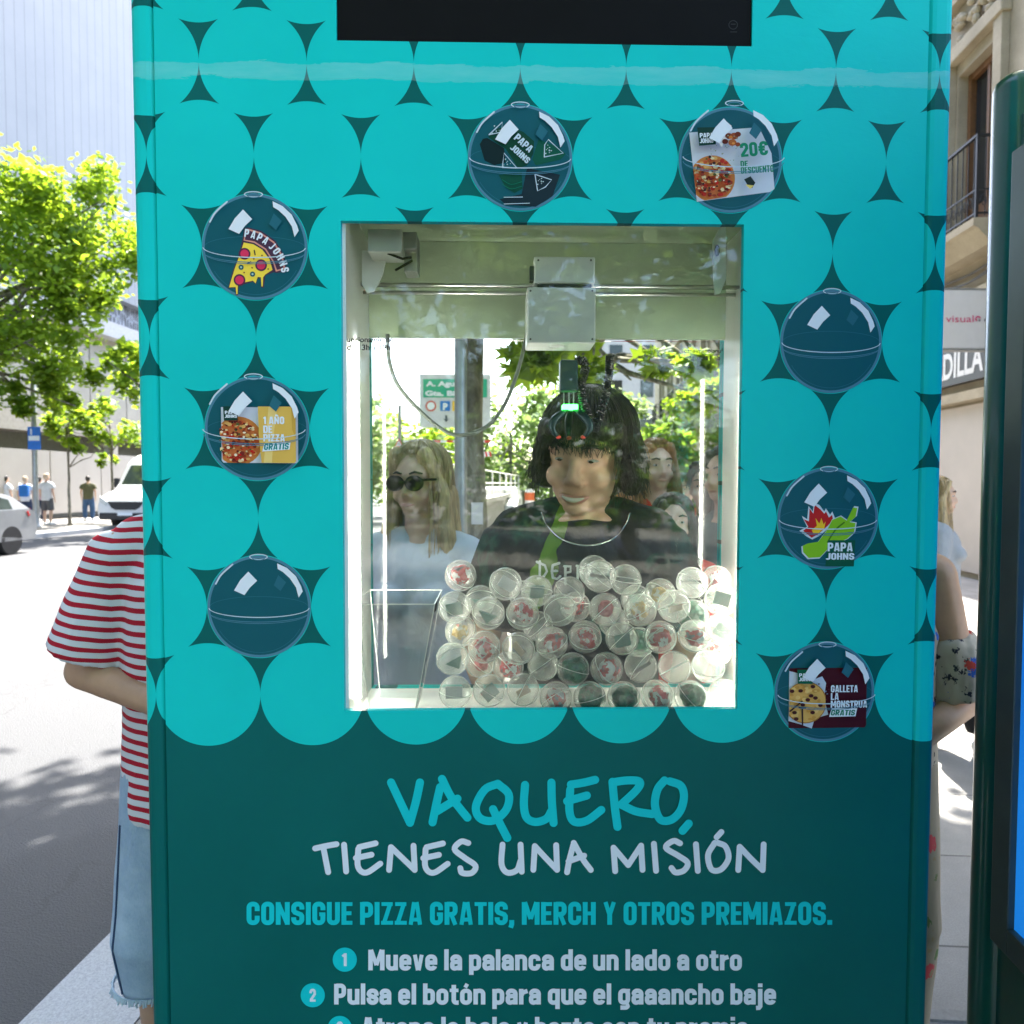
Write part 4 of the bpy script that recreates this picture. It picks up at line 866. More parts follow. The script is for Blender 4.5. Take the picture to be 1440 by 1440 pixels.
        if kind in ('bob', 'long', 'short', 'tied') and strands:
            ST = MB(); E = (.092, .102, .086); lo_ = {'bob': 1.592, 'long': 1.38, 'short': 1.66, 'tied': 1.66}[kind]; fr_ = {'bob': 1.668, 'long': 1.735, 'short': 1.70, 'tied': 1.74}[kind]
            for _ in range(strands):
                ph = q.uniform(-pi, pi); fz = abs(((ph+pi/2+pi) % (2*pi))-pi)             # angle from the brow
                g_ = q.uniform(.97, 1.09); x0, y0 = cos(ph), sin(ph); wv = q.uniform(0, 6); zend = lo_+q.uniform(-.03, .03)+(.015 if abs(x0) < .5 else 0)
                if fz < .80: zend = fr_+q.uniform(-.012, .012)
                elif fz < 1.05 and kind != 'bob': zend = 1.63 if kind == 'short' else zend
                pts = []
                for t in np.linspace(.10, 1.55, 9):
                    z = 1.690+E[2]*cos(t)*g_
                    if z < zend: break
                    pts.append((E[0]*sin(t)*x0*g_, .016+E[1]*sin(t)*y0*g_, z))
                if len(pts) == 9:
                    z = 1.690; n_ = max(2, min(9, int((1.69-zend)/.018)))
                    for i in range(1, n_+1):
                        zz = z+(zend-z)*i/n_; am = .004+(.006*(i/n_)**2 if kind == 'bob' else 0); fl = 1+.10*sin(i/n_*2.6)*(1 if kind == 'bob' else .6)+(.16*(i/n_)**3 if kind == 'bob' and fz > .8 else 0)
                        pts.append((E[0]*x0*g_*fl+am*sin(wv+i*.9), .016+E[1]*y0*g_*fl+am*cos(wv*1.7+i*.8)-(.03*i/n_ if y0 < .2 and kind == 'long' else 0), zz))
                if len(pts) > 3: ST.tube([hp(*p) for p in pts], [(.0019 if kind == 'bob' else .0024)*(1-.7*i/(len(pts)-1)) for i in range(len(pts))], 4)
        if kind == 'bob':
            B.ell(hp(0, .018, 1.690), (.092, .102, .086), R=HR); B.ell(hp(0, .055, 1.62), (.088, .062, .085), R=HR); B.cap(hp(-.05, -.070, 1.705), hp(.05, -.070, 1.705), .020, .020)
            for s_ in (-1, 1): B.cap(hp(s_*.080, .0, 1.69), hp(s_*.090, .012, 1.59), .024, .026); B.cap(hp(s_*.070, -.050, 1.705), hp(s_*.082, -.02, 1.64), .018, .014)
            dsp = (.004, 50, .25)
        hob = part('hair', B, hm, hv, 2, dsp)
        if ST is not None: part('hair_strands', ST, hm, rm=False, parent=hob)
    if capm:
        B = MB(); B.ell(hp(0, .005, 1.70), (.088, .105, .062), R=HR); B.ell(hp(0, -.115, 1.695), (.068, .06, .010), R=HR); part('cap', B, capm, vox*.8, 2)
    if sunglasses:
        B = MB()
        for s_ in (-1, 1): B.ell(hp(s_*.034, -.103, 1.645), (.031, .012, .025)); B.tube([hp(s_*.06, -.098, 1.655), hp(s_*.082, -.05, 1.655), hp(s_*.084, .0, 1.645)], .004, 6)
        B.tube([hp(-.015, -.110, 1.650), hp(.015, -.110, 1.650)], .004, 6); part('sunglasses', B, sunglasses, rm=False)
    shirt = None
    if top:
        B = MB(); lo = top.get('loose', .016); hem = top.get('hem', .88); sl_ = top.get('sleeve', .55)
        if top.get('off'): B.ell(C-V(0, 0, .06), (.165+lo, .115+lo, .10))
        else:
            B.ell(C, (.170+lo if not fem else .158+lo, .112+lo, .165)); B.cap(LN((-.135, 0, 1.40)), LN((.135, 0, 1.40)), .058+lo*.5, .058+lo*.5)
            for s_ in (-1, 1): B.cap(LN((s_*.065, .008, 1.432)), LN((s_*.15, .004, 1.405)), .058+lo*.4, .060+lo*.4)
        if fem: B.ell(LN((-.07, -.09, 1.27)), (.07, .05+lo, .065)); B.ell(LN((.07, -.09, 1.27)), (.07, .05+lo, .065))
        ww = top.get('w', .15+lo); nv0 = len(B.v); B.dl((0, 0, 0), [(ww*1.03, hem), (ww, hem+.12), (ww*.98, 1.2), (ww*.95, 1.30 if top.get('off') else 1.32)], 28, R=Matrix.Diagonal((1.06, .78, 1)))
        if lean:
            for i in range(nv0, len(B.v)): B.v[i] = tuple(LN(B.v[i]))
        if top.get('collar', True): B.dl(NK+V(0, -.004, -.02), [(.085, -.02), (.074, .018), (.066, .026)], 20)
        if sl_ > 0:
            for s_, (el, wr) in zip(SHD, arms):
                if sl_ <= 1: e = s_.lerp(el, sl_); R = (e-s_).to_track_quat('Z', 'Y').to_matrix(); L = (e-s_).length; B.dl(s_, [(.028+lo, -.025), (.050+lo, 0), (.058+lo, L*.35), (.062+lo*1.3, L)], 18, R=R)
                else:
                    B.cap(s_, el, .060+lo, .05+lo*.6); e = el.lerp(wr, min(1, sl_-1)); R = (e-el).to_track_quat('Z', 'Y').to_matrix(); B.dl(el, [(.05+lo*.6, 0), (.040+lo*.5, (e-el).length)], 16, R=R)
        shirt = part('shirt', B, top['m'], vox, 3, (.006, 9, .5))
    if bottom:
        B = MB(); kd = bottom['kind']; end = bottom.get('end', .1); wd = bottom.get('w', .018)
        if kd in ('trousers', 'shorts'):
            B.ell(HP, (.155+wd, .11+wd, .13))
            for h_, kn, f in zip(hips, knees, feet):
                an = V(f[0], f[1]+.02, .085); a_ = h_; tt = (h_.z-max(end, .5))/(h_.z-.5); e = h_.lerp(kn, min(1, tt))
                R = (e-h_).to_track_quat('Z', 'Y').to_matrix(); L = (e-h_).length; B.dl(h_, [(.088+wd, -.03), (.090+wd, 0), (.086+wd, L*.5), (.074+wd*1.5, L)], 18, R=R)
                if end < .5:
                    e2 = kn.lerp(an, (.5-end)/(.5-.085)); R = (e2-kn).to_track_quat('Z', 'Y').to_matrix(); L = (e2-kn).length; q_ = bottom.get('flare', 0); B.dl(kn, [(.072+wd*1.4, -.03), (.068+wd*1.5, 0), (.056+wd*1.3+q_, L)], 18, R=R)
        else:
            B.dl((0, 0, 0), [(bottom.get('r', .22), end), (.205, end+.3*(1-end)), (.18, .85), (.145, 1.06)], 28, R=Matrix.Diagonal((1, .85, 1)))
        part(kd, B, bottom['m'], vox, 3, (.008, 7, .4))
    if shoes:
        for f in feet:
            B = MB(); B.cap(V(f[0], f[1]+.04, .052), V(f[0]*1.1, f[1]-.16, .038), .052, .040); B.box((f[0]*1.05, f[1]-.06, .014), (.09, .28, .026), bev=.008); part('shoe', B, shoes, vox, 2)
    root['k'] = k; root['ys'] = yaw
    return root, shirt
def project_on(ob, pts2, off=.002, org_y=-1.0):     # drop (x, z) points given in the person's own space onto the front of a garment
    me = ob.data; bv = BVHTree.FromPolygons([v.co for v in me.vertices], [p.vertices[:] for p in me.polygons]); out = []
    for x, z in pts2:
        h, n, i, d = bv.ray_cast(Vector((x, org_y, z)), Vector((0, 1, 0)))
        out.append((h+n*off) if h is not None else None)
    return out
# ---- the young man behind the machine
def tee_mat():
    m, nt, b, o = nodes('printed_tee'); co = obj_co(nt); sp = N(nt, 'ShaderNodeSeparateXYZ'); nt.links.new(co, sp.inputs[0])
    f = noise_(nt, 7, 4, .6, co, .6)
    col = ramp(nt, f, [(.30, (.014, .016, .045)), (.40, (.004, .004, .005)), (.50, (.004, .005, .005)), (.56, (.004, .04, .026)), (.62, (.005, .006, .006)), (.68, (.035, .010, .014))])
    n2 = noise_(nt, 13, 2, .5, co); edge = math_(nt, 'ADD', sp.outputs[0], math_(nt, 'MULTIPLY', math_(nt, 'SUBTRACT', n2, .5), .05))
    edge = math_(nt, 'SUBTRACT', edge, math_(nt, 'MULTIPLY', math_(nt, 'SUBTRACT', sp.outputs[2], 1.3), .35))
    on = math_(nt, 'MULTIPLY', math_(nt, 'COMPARE', edge, -.095, .020), math_(nt, 'GREATER_THAN', sp.outputs[2], 1.215))
    col = mixc(nt, on, col, (.10, .20, .008)); nt.links.new(col, b.inputs['Base Color']); b.inputs['Roughness'].default_value = .85
    h = math_(nt, 'ADD', noise_(nt, 10, 3, .55, obj_co(nt, (1, 1, .5)), .8), math_(nt, 'MULTIPLY', noise_(nt, 600, 2, .5, co), .05)); bump(nt, b, h, .35, .03); return m
DENIM_D = cloth('dark_denim', (.03, .045, .09)); BLKC = cloth('black_cloth', (.015, .015, .017)); WHC = cloth('white_cotton', (.62, .64, .68)); 
mp = P(822, 700, .50); MAN_H = 1.725
man, tee = person('smiling young man with dark bobbed hair in a black printed t-shirt, right behind the window', (mp.x, mp.y, 0), rad(-4), MAN_H, 'warm', ('bob', H_CURL),
             {'m': tee_mat(), 'sleeve': .75, 'hem': .82, 'loose': .014}, {'kind': 'trousers', 'm': DENIM_D}, (((-.245, -.02, 1.13), (-.17, -.16, .98)), ((.245, -.02, 1.13), (.17, -.16, .98))), head=(rad(12), rad(5), rad(-17)), vox=.007, smile=True, hs=1.12, hd=.070, strands=950, shw=.170)
kk = man['k']; M_ = Matrix.LocRotScale(man.location, man.rotation_euler, man.scale).inverted()
CHAIN = mat('silver_chain', (.6, .6, .6), .25, 1)
pr = project_on(tee, [(p.x*kk, p.y*kk) for p in smooth_pts([(-.098, 1.455), (-.088, 1.430), (-.060, 1.402), (-.02, 1.388), (.02, 1.388), (.060, 1.402), (.088, 1.430), (.098, 1.455)], 6)], .004)
b = MB(); b.tube([p for p in pr if p is not None], .0022, 6); b.build('necklace', CHAIN, man, smooth=True, world=False)
LETT = mat('white_lettering', (.66, .68, .68), .6, var=.05)
b = MB(); gx = -.100; lay = 0
GL_ = {'D': [[(0, 0), (0, 1.3)], [(-.3, 1.25), (.5, 1.0), (.7, .5), (.4, .05), (-.2, -.15)]], 'E': [[(.1, 0), (0, .5), (.1, 1.05)], [(.1, 1.05), (.7, 1.25)], [(0, .55), (.5, .6)], [(.1, 0), (.5, -.1), (.8, .15)]], 'P': [[(.1, -.5), (.1, 1.0)], [(.0, 1.0), (.6, 1.0), (.6, .55), (.1, .45)]],
       'R': [[(.1, -.1), (.1, 1.0)], [(0, 1.05), (.6, .95), (.5, .55), (.1, .5)], [(.2, .5), (.5, .1), (.8, -.3)]], 'T': [[(.35, -.1), (.35, 1.0)], [(-.1, 1.1), (.3, .95), (.9, 1.2)]], 'I': [[(.2, -.2), (.2, 1.1)]], 'O': [[(.4, 1), (.05, .5), (.4, 0), (.7, .5), (.4, 1)]], 'N': [[(0, -.3), (.05, 1)], [(.05, 1), (.6, .1)], [(.6, -.1), (.65, 1.2)]]}
for ch_ in 'DEPRE':
    for st in GL_.get(ch_, GL_['I']):
        v, f = ribbon([Vector((gx+p[0]*.022, 1.318+p[1]*.025)) for p in st], .0052); lay += 1
        q = project_on(tee, [(p.x*kk, p.y*kk) for p in v], .003+lay*.00012)
        if all(x is not None for x in q): b.add(q, f)
    gx += .026
b.build('shirt_lettering', LETT, tee, world=False)
def at(px, d): p = P(px, 690, d+CAM.y); return (p.x, p.y, 0)
# ---- beside the machine on the left: striped shirt and denim shorts
def stripes():
    m, nt, b, o = nodes('striped_cotton'); co = obj_co(nt); sp = N(nt, 'ShaderNodeSeparateXYZ'); nt.links.new(co, sp.inputs[0])
    wv = math_(nt, 'MULTIPLY', math_(nt, 'SUBTRACT', noise_(nt, 5, 2, .5, co), .5), .022)
    ax = math_(nt, 'MULTIPLY', math_(nt, 'MAXIMUM', math_(nt, 'SUBTRACT', math_(nt, 'ABSOLUTE', sp.outputs[0]), .19), 0), -.18)
    z = math_(nt, 'ADD', math_(nt, 'ADD', sp.outputs[2], wv), ax)
    fr = math_(nt, 'FRACT', math_(nt, 'DIVIDE', z, .0232)); on = math_(nt, 'LESS_THAN', fr, .44)
    nt.links.new(mixc(nt, on, (.62, .63, .68), (.40, .012, .03)), b.inputs['Base Color']); b.inputs['Roughness'].default_value = .85; b.inputs['Specular IOR Level'].default_value = .2
    h = math_(nt, 'ADD', noise_(nt, 12, 3, .5, obj_co(nt, (1, 1, .6)), .6), math_(nt, 'MULTIPLY', noise_(nt, 500, 2, .5, co), .06)); bump(nt, b, h, .3, .025); return m
def denim():
    m, nt, b, o = nodes('washed_denim'); co = obj_co(nt); f = noise_(nt, 10, 5, .65, co); wv = noise_(nt, 1, 2, .5, obj_co(nt, (900, 900, 120)))
    c = ramp(nt, f, [(.3, (.13, .25, .42)), (.7, (.36, .49, .63))]); nt.links.new(mixc(nt, math_(nt, 'MULTIPLY', wv, .5), c, (.52, .60, .68)), b.inputs['Base Color']); b.inputs['Roughness'].default_value = .9
    bump(nt, b, math_(nt, 'ADD', noise_(nt, 14, 4, .6, co), math_(nt, 'MULTIPLY', wv, .15)), .45, .012); return m
STR = stripes(); DEN = denim()
p = at(297, 1.64)
man2, sh2 = person('person in a red and white striped t-shirt and pale denim shorts beside the machine', p, rad(8), 1.70, 'tan', ('short', H_BROWN), {'m': STR, 'sleeve': .86, 'hem': .80, 'loose': .022, 'w': .188},
            {'kind': 'shorts', 'm': DEN, 'end': .40, 'w': .019}, (((-.285, .015, 1.115), (-.05, -.17, 1.075)), ((.27, .0, 1.12), (.10, -.20, 1.10))), feet=((-.12, 0), (.12, 0)), vox=.008, shoes=SHOEW)
STI = mat('dark_stitch', (.03, .06, .13), .9)
k2 = man2['k']
sh_ = [o for o in man2.children if o.name.startswith('shorts')][0]; bv = BVHTree.FromPolygons([v.co for v in sh_.data.vertices], [p.vertices[:] for p in sh_.data.polygons]); sp_ = []
for z in np.linspace(.79, .41, 24):
    h, n, i_, d_ = bv.ray_cast(Vector((-1, -.9+.30, z))*k2, Vector((.80, .52, 0)).normalized())
    if h is not None: sp_.append(h+n*.0015)
b = MB(); b.tube(sp_, .0022, 6); b.build('side_seam', STI, man2, world=False)
b = MB(); rr_ = random.Random(4)
for sx in (-.12,):
    for k in range(150):
        t = 2*pi*k/150; x, y = sx-.006+.098*cos(t), -.006+.098*sin(t); b.tube([Vector((x, y, .412))*k2, Vector((x*1.01+rr_.uniform(-.004, .004), y*1.01, .401+rr_.uniform(-.006, .004)))*k2], .0022, 5)
b.build('frayed_hem', mat('frayed_denim', (.42, .52, .62), .9), man2, world=False)
# ---- the two women behind the window and at the right
p = at(592, 2.18); FLOW = WHC
person('blonde woman in sunglasses and a white t-shirt, seen through the left of the window', p, rad(-10), 1.60, 'light', ('long', H_BLONDE), {'m': cloth('lilac_white_cotton', (.60, .63, .72)), 'sleeve': .6, 'hem': .80, 'loose': .03}, {'kind': 'trousers', 'm': DENIM_D}, head=(rad(3), 0, rad(-12)), vox=.009, fem=True, sunglasses=BLACK, strands=420)
def floral(name, base, dots, sc):
    m, nt, b, o = nodes(name); co = obj_co(nt); col = None; v = None; last = base
    for i, (c, s_, th) in enumerate(dots):
        vo = N(nt, 'ShaderNodeTexVoronoi'); vo.inputs['Scale'].default_value = s_*sc; mp_ = N(nt, 'ShaderNodeMapping'); mp_.inputs['Location'].default_value = (i*3.7, i*1.3, i*2.1); nt.links.new(co, mp_.inputs[0])
        nz = N(nt, 'ShaderNodeVectorMath', operation='ADD'); n3 = N(nt, 'ShaderNodeTexNoise'); n3.inputs['Scale'].default_value = 30; sc3 = N(nt, 'ShaderNodeVectorMath', operation='SCALE'); sc3.inputs['Scale'].default_value = .025
        nt.links.new(n3.outputs[1], sc3.inputs[0]); nt.links.new(mp_.outputs[0], nz.inputs[0]); nt.links.new(sc3.outputs[0], nz.inputs[1]); nt.links.new(nz.outputs[0], vo.inputs['Vector'])
        on = math_(nt, 'LESS_THAN', vo.outputs['Distance'], th); last = mixc(nt, on, last, c)
    nt.links.new(last, b.inputs['Base Color']); b.inputs['Roughness'].default_value = .85; bump(nt, b, noise_(nt, 10, 3, .5, co), .4, .02); return m
FL1 = floral('print_blouse', (.40, .34, .26), [((.02, .02, .03), 42, .26), ((.02, .10, .42), 20, .22), ((.50, .05, .03), 17, .20)], 1)
FL2 = floral('print_trousers', (.30, .25, .18), [((.10, .16, .05), 12, .16), ((.52, .06, .07), 10, .20), ((.30, .22, .12), 30, .16)], 1)
p = at(1214, 1.72)
w2, b2 = person('woman in an off-shoulder printed blouse and flowery trousers, half hidden behind the machine at right', p, rad(-20), 1.62, 'tan', ('long', H_BROWN), {'m': FL1, 'sleeve': 0, 'hem': .82, 'loose': .018, 'collar': False, 'off': True}, {'kind': 'trousers', 'm': FL2, 'end': .10, 'w': .012, 'flare': .012},
        (((-.26, .02, 1.12), (-.2, -.16, 1.0)), ((.245, .03, 1.07), (.06, -.2, .99))), feet=((-.09, 0), (.10, 0)), vox=.008, fem=True, strands=300)
k3 = w2['k']; B = MB()
s_, e_ = Vector((.165, 0, 1.395)), Vector((.245, .03, 1.07)); q0, q1 = s_.lerp(e_, .48), s_.lerp(e_, .93); R = (q1-q0).to_track_quat('Z', 'Y').to_matrix(); L = (q1-q0).length
prof = [(.052, 0), (.066, L*.15), (.076, L*.5), (.088, L*.97), (.080, L)]
B.dl(q0*k3, [(r*k3, h*k3) for r, h in prof], 24, R=R); me = remesh(B, .006, 2, (.006, 40, .4)); me.materials.append(FL1); link('sleeve', me, w2)
B = MB(); B.tube([Vector((.045, -.105, 1.30))*k3, Vector((.10, -.085, 1.37))*k3, Vector((.115, 0, 1.452))*k3, Vector((.10, .085, 1.37))*k3], .006, 8); B.build('strap', FL1, w2, smooth=True, world=False)
p = at(1320, 4.1)
person('fair-haired woman in a white jacket and dark trousers walking past the shop', p, rad(60), 1.52, 'light', ('long', H_BLONDE), {'m': cloth('pale_jacket', (.34, .35, .37)), 'sleeve': 1.5, 'hem': .84, 'loose': .03}, {'kind': 'trousers', 'm': BLKC, 'end': .16}, feet=((-.08, -.30), (.09, .22)), vox=.012, fem=True, strands=260)
# ---- the group waiting behind
RED = cloth('red_cloth', (.55, .03, .02)); crowd = 'people waiting behind the machine'
def folk(label, px, d, H, yaw, sk, hair, tm, fem, sleeve=.55, lean=0, bm_=None, **k):
    return person(label, at(px, d), rad(yaw), H, sk, hair, {'m': tm, 'sleeve': sleeve, 'hem': .84, 'loose': .02}, {'kind': 'trousers', 'm': bm_ or DENIM_D}, fem=fem, vox=.012, lean=lean, group=crowd, strands=260, **k)
folk('woman with long light brown hair in a red top, behind the young man’s shoulder', 922, 3.35, 1.68, 8, 'light', ('long', H_ORANGE), RED, True, 0)
folk('woman with auburn hair, mostly hidden behind the young man’s neck', 893, 3.8, 1.56, 30, 'light', ('long', hair_mat('copper_hair', (.36, .15, .04))), cloth('rust_cloth', (.35, .12, .05)), True)
folk('girl with straight dark hair and a red top, lowest head in the waiting group', 947, 2.75, 1.44, -8, 'light', ('long', H_DARK), RED, True, 0)
_, ring = folk('dark-haired boy in a white t-shirt with a black collar, at the right of the window', 994, 3.25, 1.58, -25, 'light', ('short', H_DARK), WHC, False)
B = MB(); kq = 1.58/1.75; B.tube([Vector((.078*cos(t), -.006+.078*sin(t), 1.418-.012*sin(-t)))*kq for t in np.linspace(0, 2*pi, 25)], .010, 8); B.build('collar', BLACK, ring, smooth=True, world=False)
folk('dark-haired person in a grey top at the right edge of the window', 1022, 2.9, 1.63, -60, 'warm', ('long', H_DARK), cloth('grey_cloth', (.16, .18, .18)), True)
folk('short-haired person in pale pink glimpsed between the other heads', 962, 5.2, 1.55, 10, 'light', ('short', H_BROWN), cloth('pink_cloth', (.6, .36, .34)), False)
# ---- across the road
far = 'people on the far pavement'
def far_p(label, px, d, H, yaw, top, bot, kind='trousers', hair=None, cap=None, end=.1, **k):
    q = at(px, d); person(label, (q[0], q[1], 0.0), rad(yaw), H, 'light', hair, {'m': top, 'sleeve': .55, 'hem': .84, 'loose': .03}, {'kind': kind, 'm': bot, 'end': end}, vox=.024, face=False, group=far, feet=k.get('feet', ((-.13, 0), (.13, -.05))))
    return
far_p('man in a pale cap, white t-shirt and grey shorts standing beyond the road', 66, 26, 1.80, 170, WHC, cloth('grey_shorts', (.10, .10, .11)), 'shorts', ('short', mat('straw_cap', (.55, .42, .32), .8)), end=.5)
far_p('man in an olive jacket and blue jeans walking along the far hoarding', 124, 29, 1.74, 200, cloth('olive_jacket', (.10, .10, .055)), cloth('blue_jeans', (.05, .10, .20)), hair=('short', H_DARK))
far_p('dark-haired person in white at the far left, behind the silver car', 9, 27, 1.72, 160, WHC, DENIM_D, hair=('short', H_DARK))
far_p('person in a white shirt between the far-left head and the blue backpack', 22, 27.6, 1.74, 190, cloth('cream_cloth', (.6, .56, .5)), DENIM_D, hair=('short', H_BROWN))
far_p('person in white carrying a blue backpack by the lamp post', 36, 26.5, 1.70, 190, WHC, DENIM_D, hair=('short', mat('tan_hat', (.5, .36, .25), .8)))
q = at(35.5, 26.1); b = MB(); b.box((q[0]-.03, q[1]-.02, 1.2), (.30, .16, .42), bev=.05); tag(b.build('backpack', cloth('blue_nylon', (.03, .16, .5))), 'blue backpack worn by a person beyond the road', 'backpack')
far_p('tall dark-haired person behind the blue backpack', 31, 28.2, 1.84, 180, cloth('black_top', (.03, .03, .03)), DENIM_D, hair=('short', H_DARK))
far_p('dark-haired person in pink partly hidden by the lamp post', 56, 28.4, 1.70, 180, cloth('mauve_top', (.4, .28, .34)), DENIM_D, hair=('short', H_DARK))

# ================================================================ ground
def struct(o): o['kind'] = 'structure'; return o
KL = ((G(30, 1440)-Vector((CAM.x, CAM.y, 0))).dot(SL)+(G(160, 1306)-Vector((CAM.x, CAM.y, 0))).dot(SL))/2
RZ = -.13; FARK = -15.2
def strip(b, l0, l1, s0, s1, z0, z1, m=0):
    b.prism([S(s0, l0, z0), S(s0, l1, z0), S(s1, l1, z0), S(s1, l0, z0)], (0, 0, z1-z0), m)
def asphalt():
    m, nt, b, o = nodes('asphalt'); co = N(nt, 'ShaderNodeTexCoord').outputs['Object']
    f = noise_(nt, 260, 3, .7, co); g = noise_(nt, .8, 4, .6, co); v = N(nt, 'ShaderNodeTexVoronoi'); v.inputs['Scale'].default_value = 130; nt.links.new(co, v.inputs[0])
    c = ramp(nt, f, [(.3, (.034, .037, .042)), (.55, (.064, .068, .075)), (.75, (.15, .155, .165))]); c = mixc(nt, math_(nt, 'MULTIPLY', g, .5), c, (.07, .072, .077)); vc = N(nt, 'ShaderNodeTexVoronoi', feature='DISTANCE_TO_EDGE'); vc.inputs['Scale'].default_value = .45; wp = N(nt, 'ShaderNodeVectorMath', operation='ADD'); n3 = N(nt, 'ShaderNodeTexNoise'); n3.inputs['Scale'].default_value = 2.2; nt.links.new(co, n3.inputs['Vector']); nt.links.new(co, wp.inputs[0]); nt.links.new(n3.outputs[1], wp.inputs[1]); nt.links.new(wp.outputs[0], vc.inputs[0])
    c = mixc(nt, math_(nt, 'MULTIPLY', math_(nt, 'LESS_THAN', vc.outputs['Distance'], .004), .35), c, (.03, .03, .032)); pt = ramp(nt, noise_(nt, .23, 2, .5, co), [(.56, 0), (.575, .4)]); c = mixc(nt, pt, c, (.045, .047, .05)); nt.links.new(c, b.inputs['Base Color'])
    b.inputs['Roughness'].default_value = .8; bump(nt, b, math_(nt, 'ADD', v.outputs['Distance'], f), .7, .006); return m
def paving():
    m, nt, b, o = nodes('paving_slabs'); co = N(nt, 'ShaderNodeTexCoord').outputs['Object']
    mp_ = N(nt, 'ShaderNodeMapping'); mp_.inputs['Rotation'].default_value = (0, 0, A_ST); nt.links.new(co, mp_.inputs[0])
    br = N(nt, 'ShaderNodeTexBrick'); br.inputs['Scale'].default_value = 1; br.inputs['Brick Width'].default_value = .6; br.inputs['Row Height'].default_value = .6; br.inputs['Mortar Size'].default_value = .005
    br.inputs[1].default_value = (.20, .195, .185, 1); br.inputs[2].default_value = (.24, .235, .22, 1); br.inputs[3].default_value = (.07, .07, .065, 1); nt.links.new(mp_.outputs[0], br.inputs[0])
    f = noise_(nt, 200, 3, .7, co); g = noise_(nt, 3, 5, .65, co); c = mixc(nt, .55, br.outputs[0], ramp(nt, f, [(.3, (.55, .55, .55)), (.7, (1.3, 1.3, 1.3))]), 'MULTIPLY'); c = mixc(nt, .5, c, ramp(nt, g, [(.3, (.6, .6, .6)), (.7, (1.2, 1.2, 1.2))]), 'MULTIPLY')
    nt.links.new(c, b.inputs['Base Color']); b.inputs['Roughness'].default_value = .75; bump(nt, b, math_(nt, 'SUBTRACT', math_(nt, 'MULTIPLY', f, .2), br.outputs[1]), .5, .006); return m
ASP = asphalt(); PAV = paving(); GRANITE = mat('granite', (.34, .36, .39), .7, var=.22, vs=160, bs=.4, bsc=120)
b = MB(); strip(b, -400, 400, -200, 500, RZ-.5, RZ-.01); struct(b.build('ground', mat('earth', (.16, .15, .13), .9)))
b = MB(); strip(b, FARK, KL-.001, -40, 160, RZ-.3, RZ); struct(b.build('road', ASP))
b = MB(); strip(b, KL+.32, 6.6, -40, 160, RZ-.3, 0); struct(b.build('pavement', PAV))
b = MB()
for i in range(-30, 90): strip(b, KL, KL+.317, i*1.0+.003+.55, i*1.0+.997+.55, RZ-.3, .002+.002*(i % 2))
struct(b.build('kerb', GRANITE))
b = MB(); strip(b, -22, FARK-.25, -40, 160, RZ-.3, 0); struct(b.build('pavement', PAV))
b = MB(); strip(b, FARK-.247, FARK-.002, -40, 160, RZ-.3, .004); struct(b.build('kerb', GRANITE))
RPT = mat('road_paint', (.62, .62, .60), .6, var=.2, vs=30)
b = MB()
for i in range(14): strip(b, -5.2, -5.08, 2+i*6, 4.5+i*6, RZ+.001, RZ+.005)
for i in range(14): strip(b, -9.0, -8.88, 4+i*6, 6.5+i*6, RZ+.001, RZ+.005)
struct(b.build('lane_marking', RPT))
# ribbed warning slabs let into the pavement near the kiosk, and studs by the kerb
b = MB(); TAC = mat('tactile_slab', (.15, .15, .145), .7, var=.2, vs=60, bs=.3)
for i in range(9): strip(b, .86, 2.2, 1.45+i*.075, 1.45+i*.075+.042, .001, .009)
tag(b.build('tactile_paving', TAC), 'ribbed grey tactile paving strip on the pavement right of the machine', 'tactile paving')
b = MB()
for i in range(14):
    for j in range(3): b.ell(S(1.2+i*.12, KL+.42+j*.10, .001), (.022, .022, .006), nu=10, nv=6)
tag(b.build('tactile_studs', GRANITE), 'raised round studs on the pavement beside the kerb', 'tactile paving')
# ================================================================ trees
def leaves(centers, spread, n, size, shape, flat_=.5, seed=1):
    r = np.random.default_rng(seed); c = np.asarray(centers)[r.integers(0, len(centers), n)]
    sp = np.asarray(spread); p = c[:, :3]+r.normal(0, 1, (n, 3))*(c[:, 3:4]*sp)
    nrm = r.normal(0, 1, (n, 3))*flat_+np.array([0, 0, 1.0])*(1-flat_)*1.6; nrm /= np.linalg.norm(nrm, axis=1)[:, None]
    t = np.cross(nrm, r.normal(0, 1, (n, 3))); t /= np.linalg.norm(t, axis=1)[:, None]; u = np.cross(nrm, t)
    s_ = size*r.uniform(.6, 1.25, n)[:, None]
    if shape == 'maple': o = [(0, -.5), (.12, -.18), (.5, -.25), (.30, .0), (.52, .28), (.17, .22), (0, .62), (-.17, .22), (-.52, .28), (-.30, .0), (-.5, -.25), (-.12, -.18)]
    else: o = [(0, -.55), (.36, .0), (0, .6), (-.36, .0)]
    k = len(o); V_ = np.empty((n, k, 3)); cu = r.uniform(-.25, .25, n)[:, None]
    for i, (a, b_) in enumerate(o): V_[:, i] = p+t*s_*a+u*s_*b_+nrm*s_*cu*(abs(a)+abs(b_))*.6
    me = bpy.data.meshes.new('crown'); me.vertices.add(n*k); me.vertices.foreach_set('co', V_.astype(np.float32).ravel())
    me.loops.add(n*k); me.loops.foreach_set('vertex_index', np.arange(n*k, dtype=np.int32)); me.polygons.add(n)
    me.polygons.foreach_set('loop_start', np.arange(0, n*k, k, dtype=np.int32)); me.polygons.foreach_set('loop_total', np.full(n, k, np.int32)); me.update(); me.validate(); return me
LEAF_Y = leaf_mat('plane_leaf', (.085, .17, .012), (.36, .52, .03)); LEAF_D = leaf_mat('dark_leaf', (.06, .13, .02), (.24, .40, .04)); LEAF_G = leaf_mat('grey_leaf', (.14, .21, .08), (.34, .48, .14))
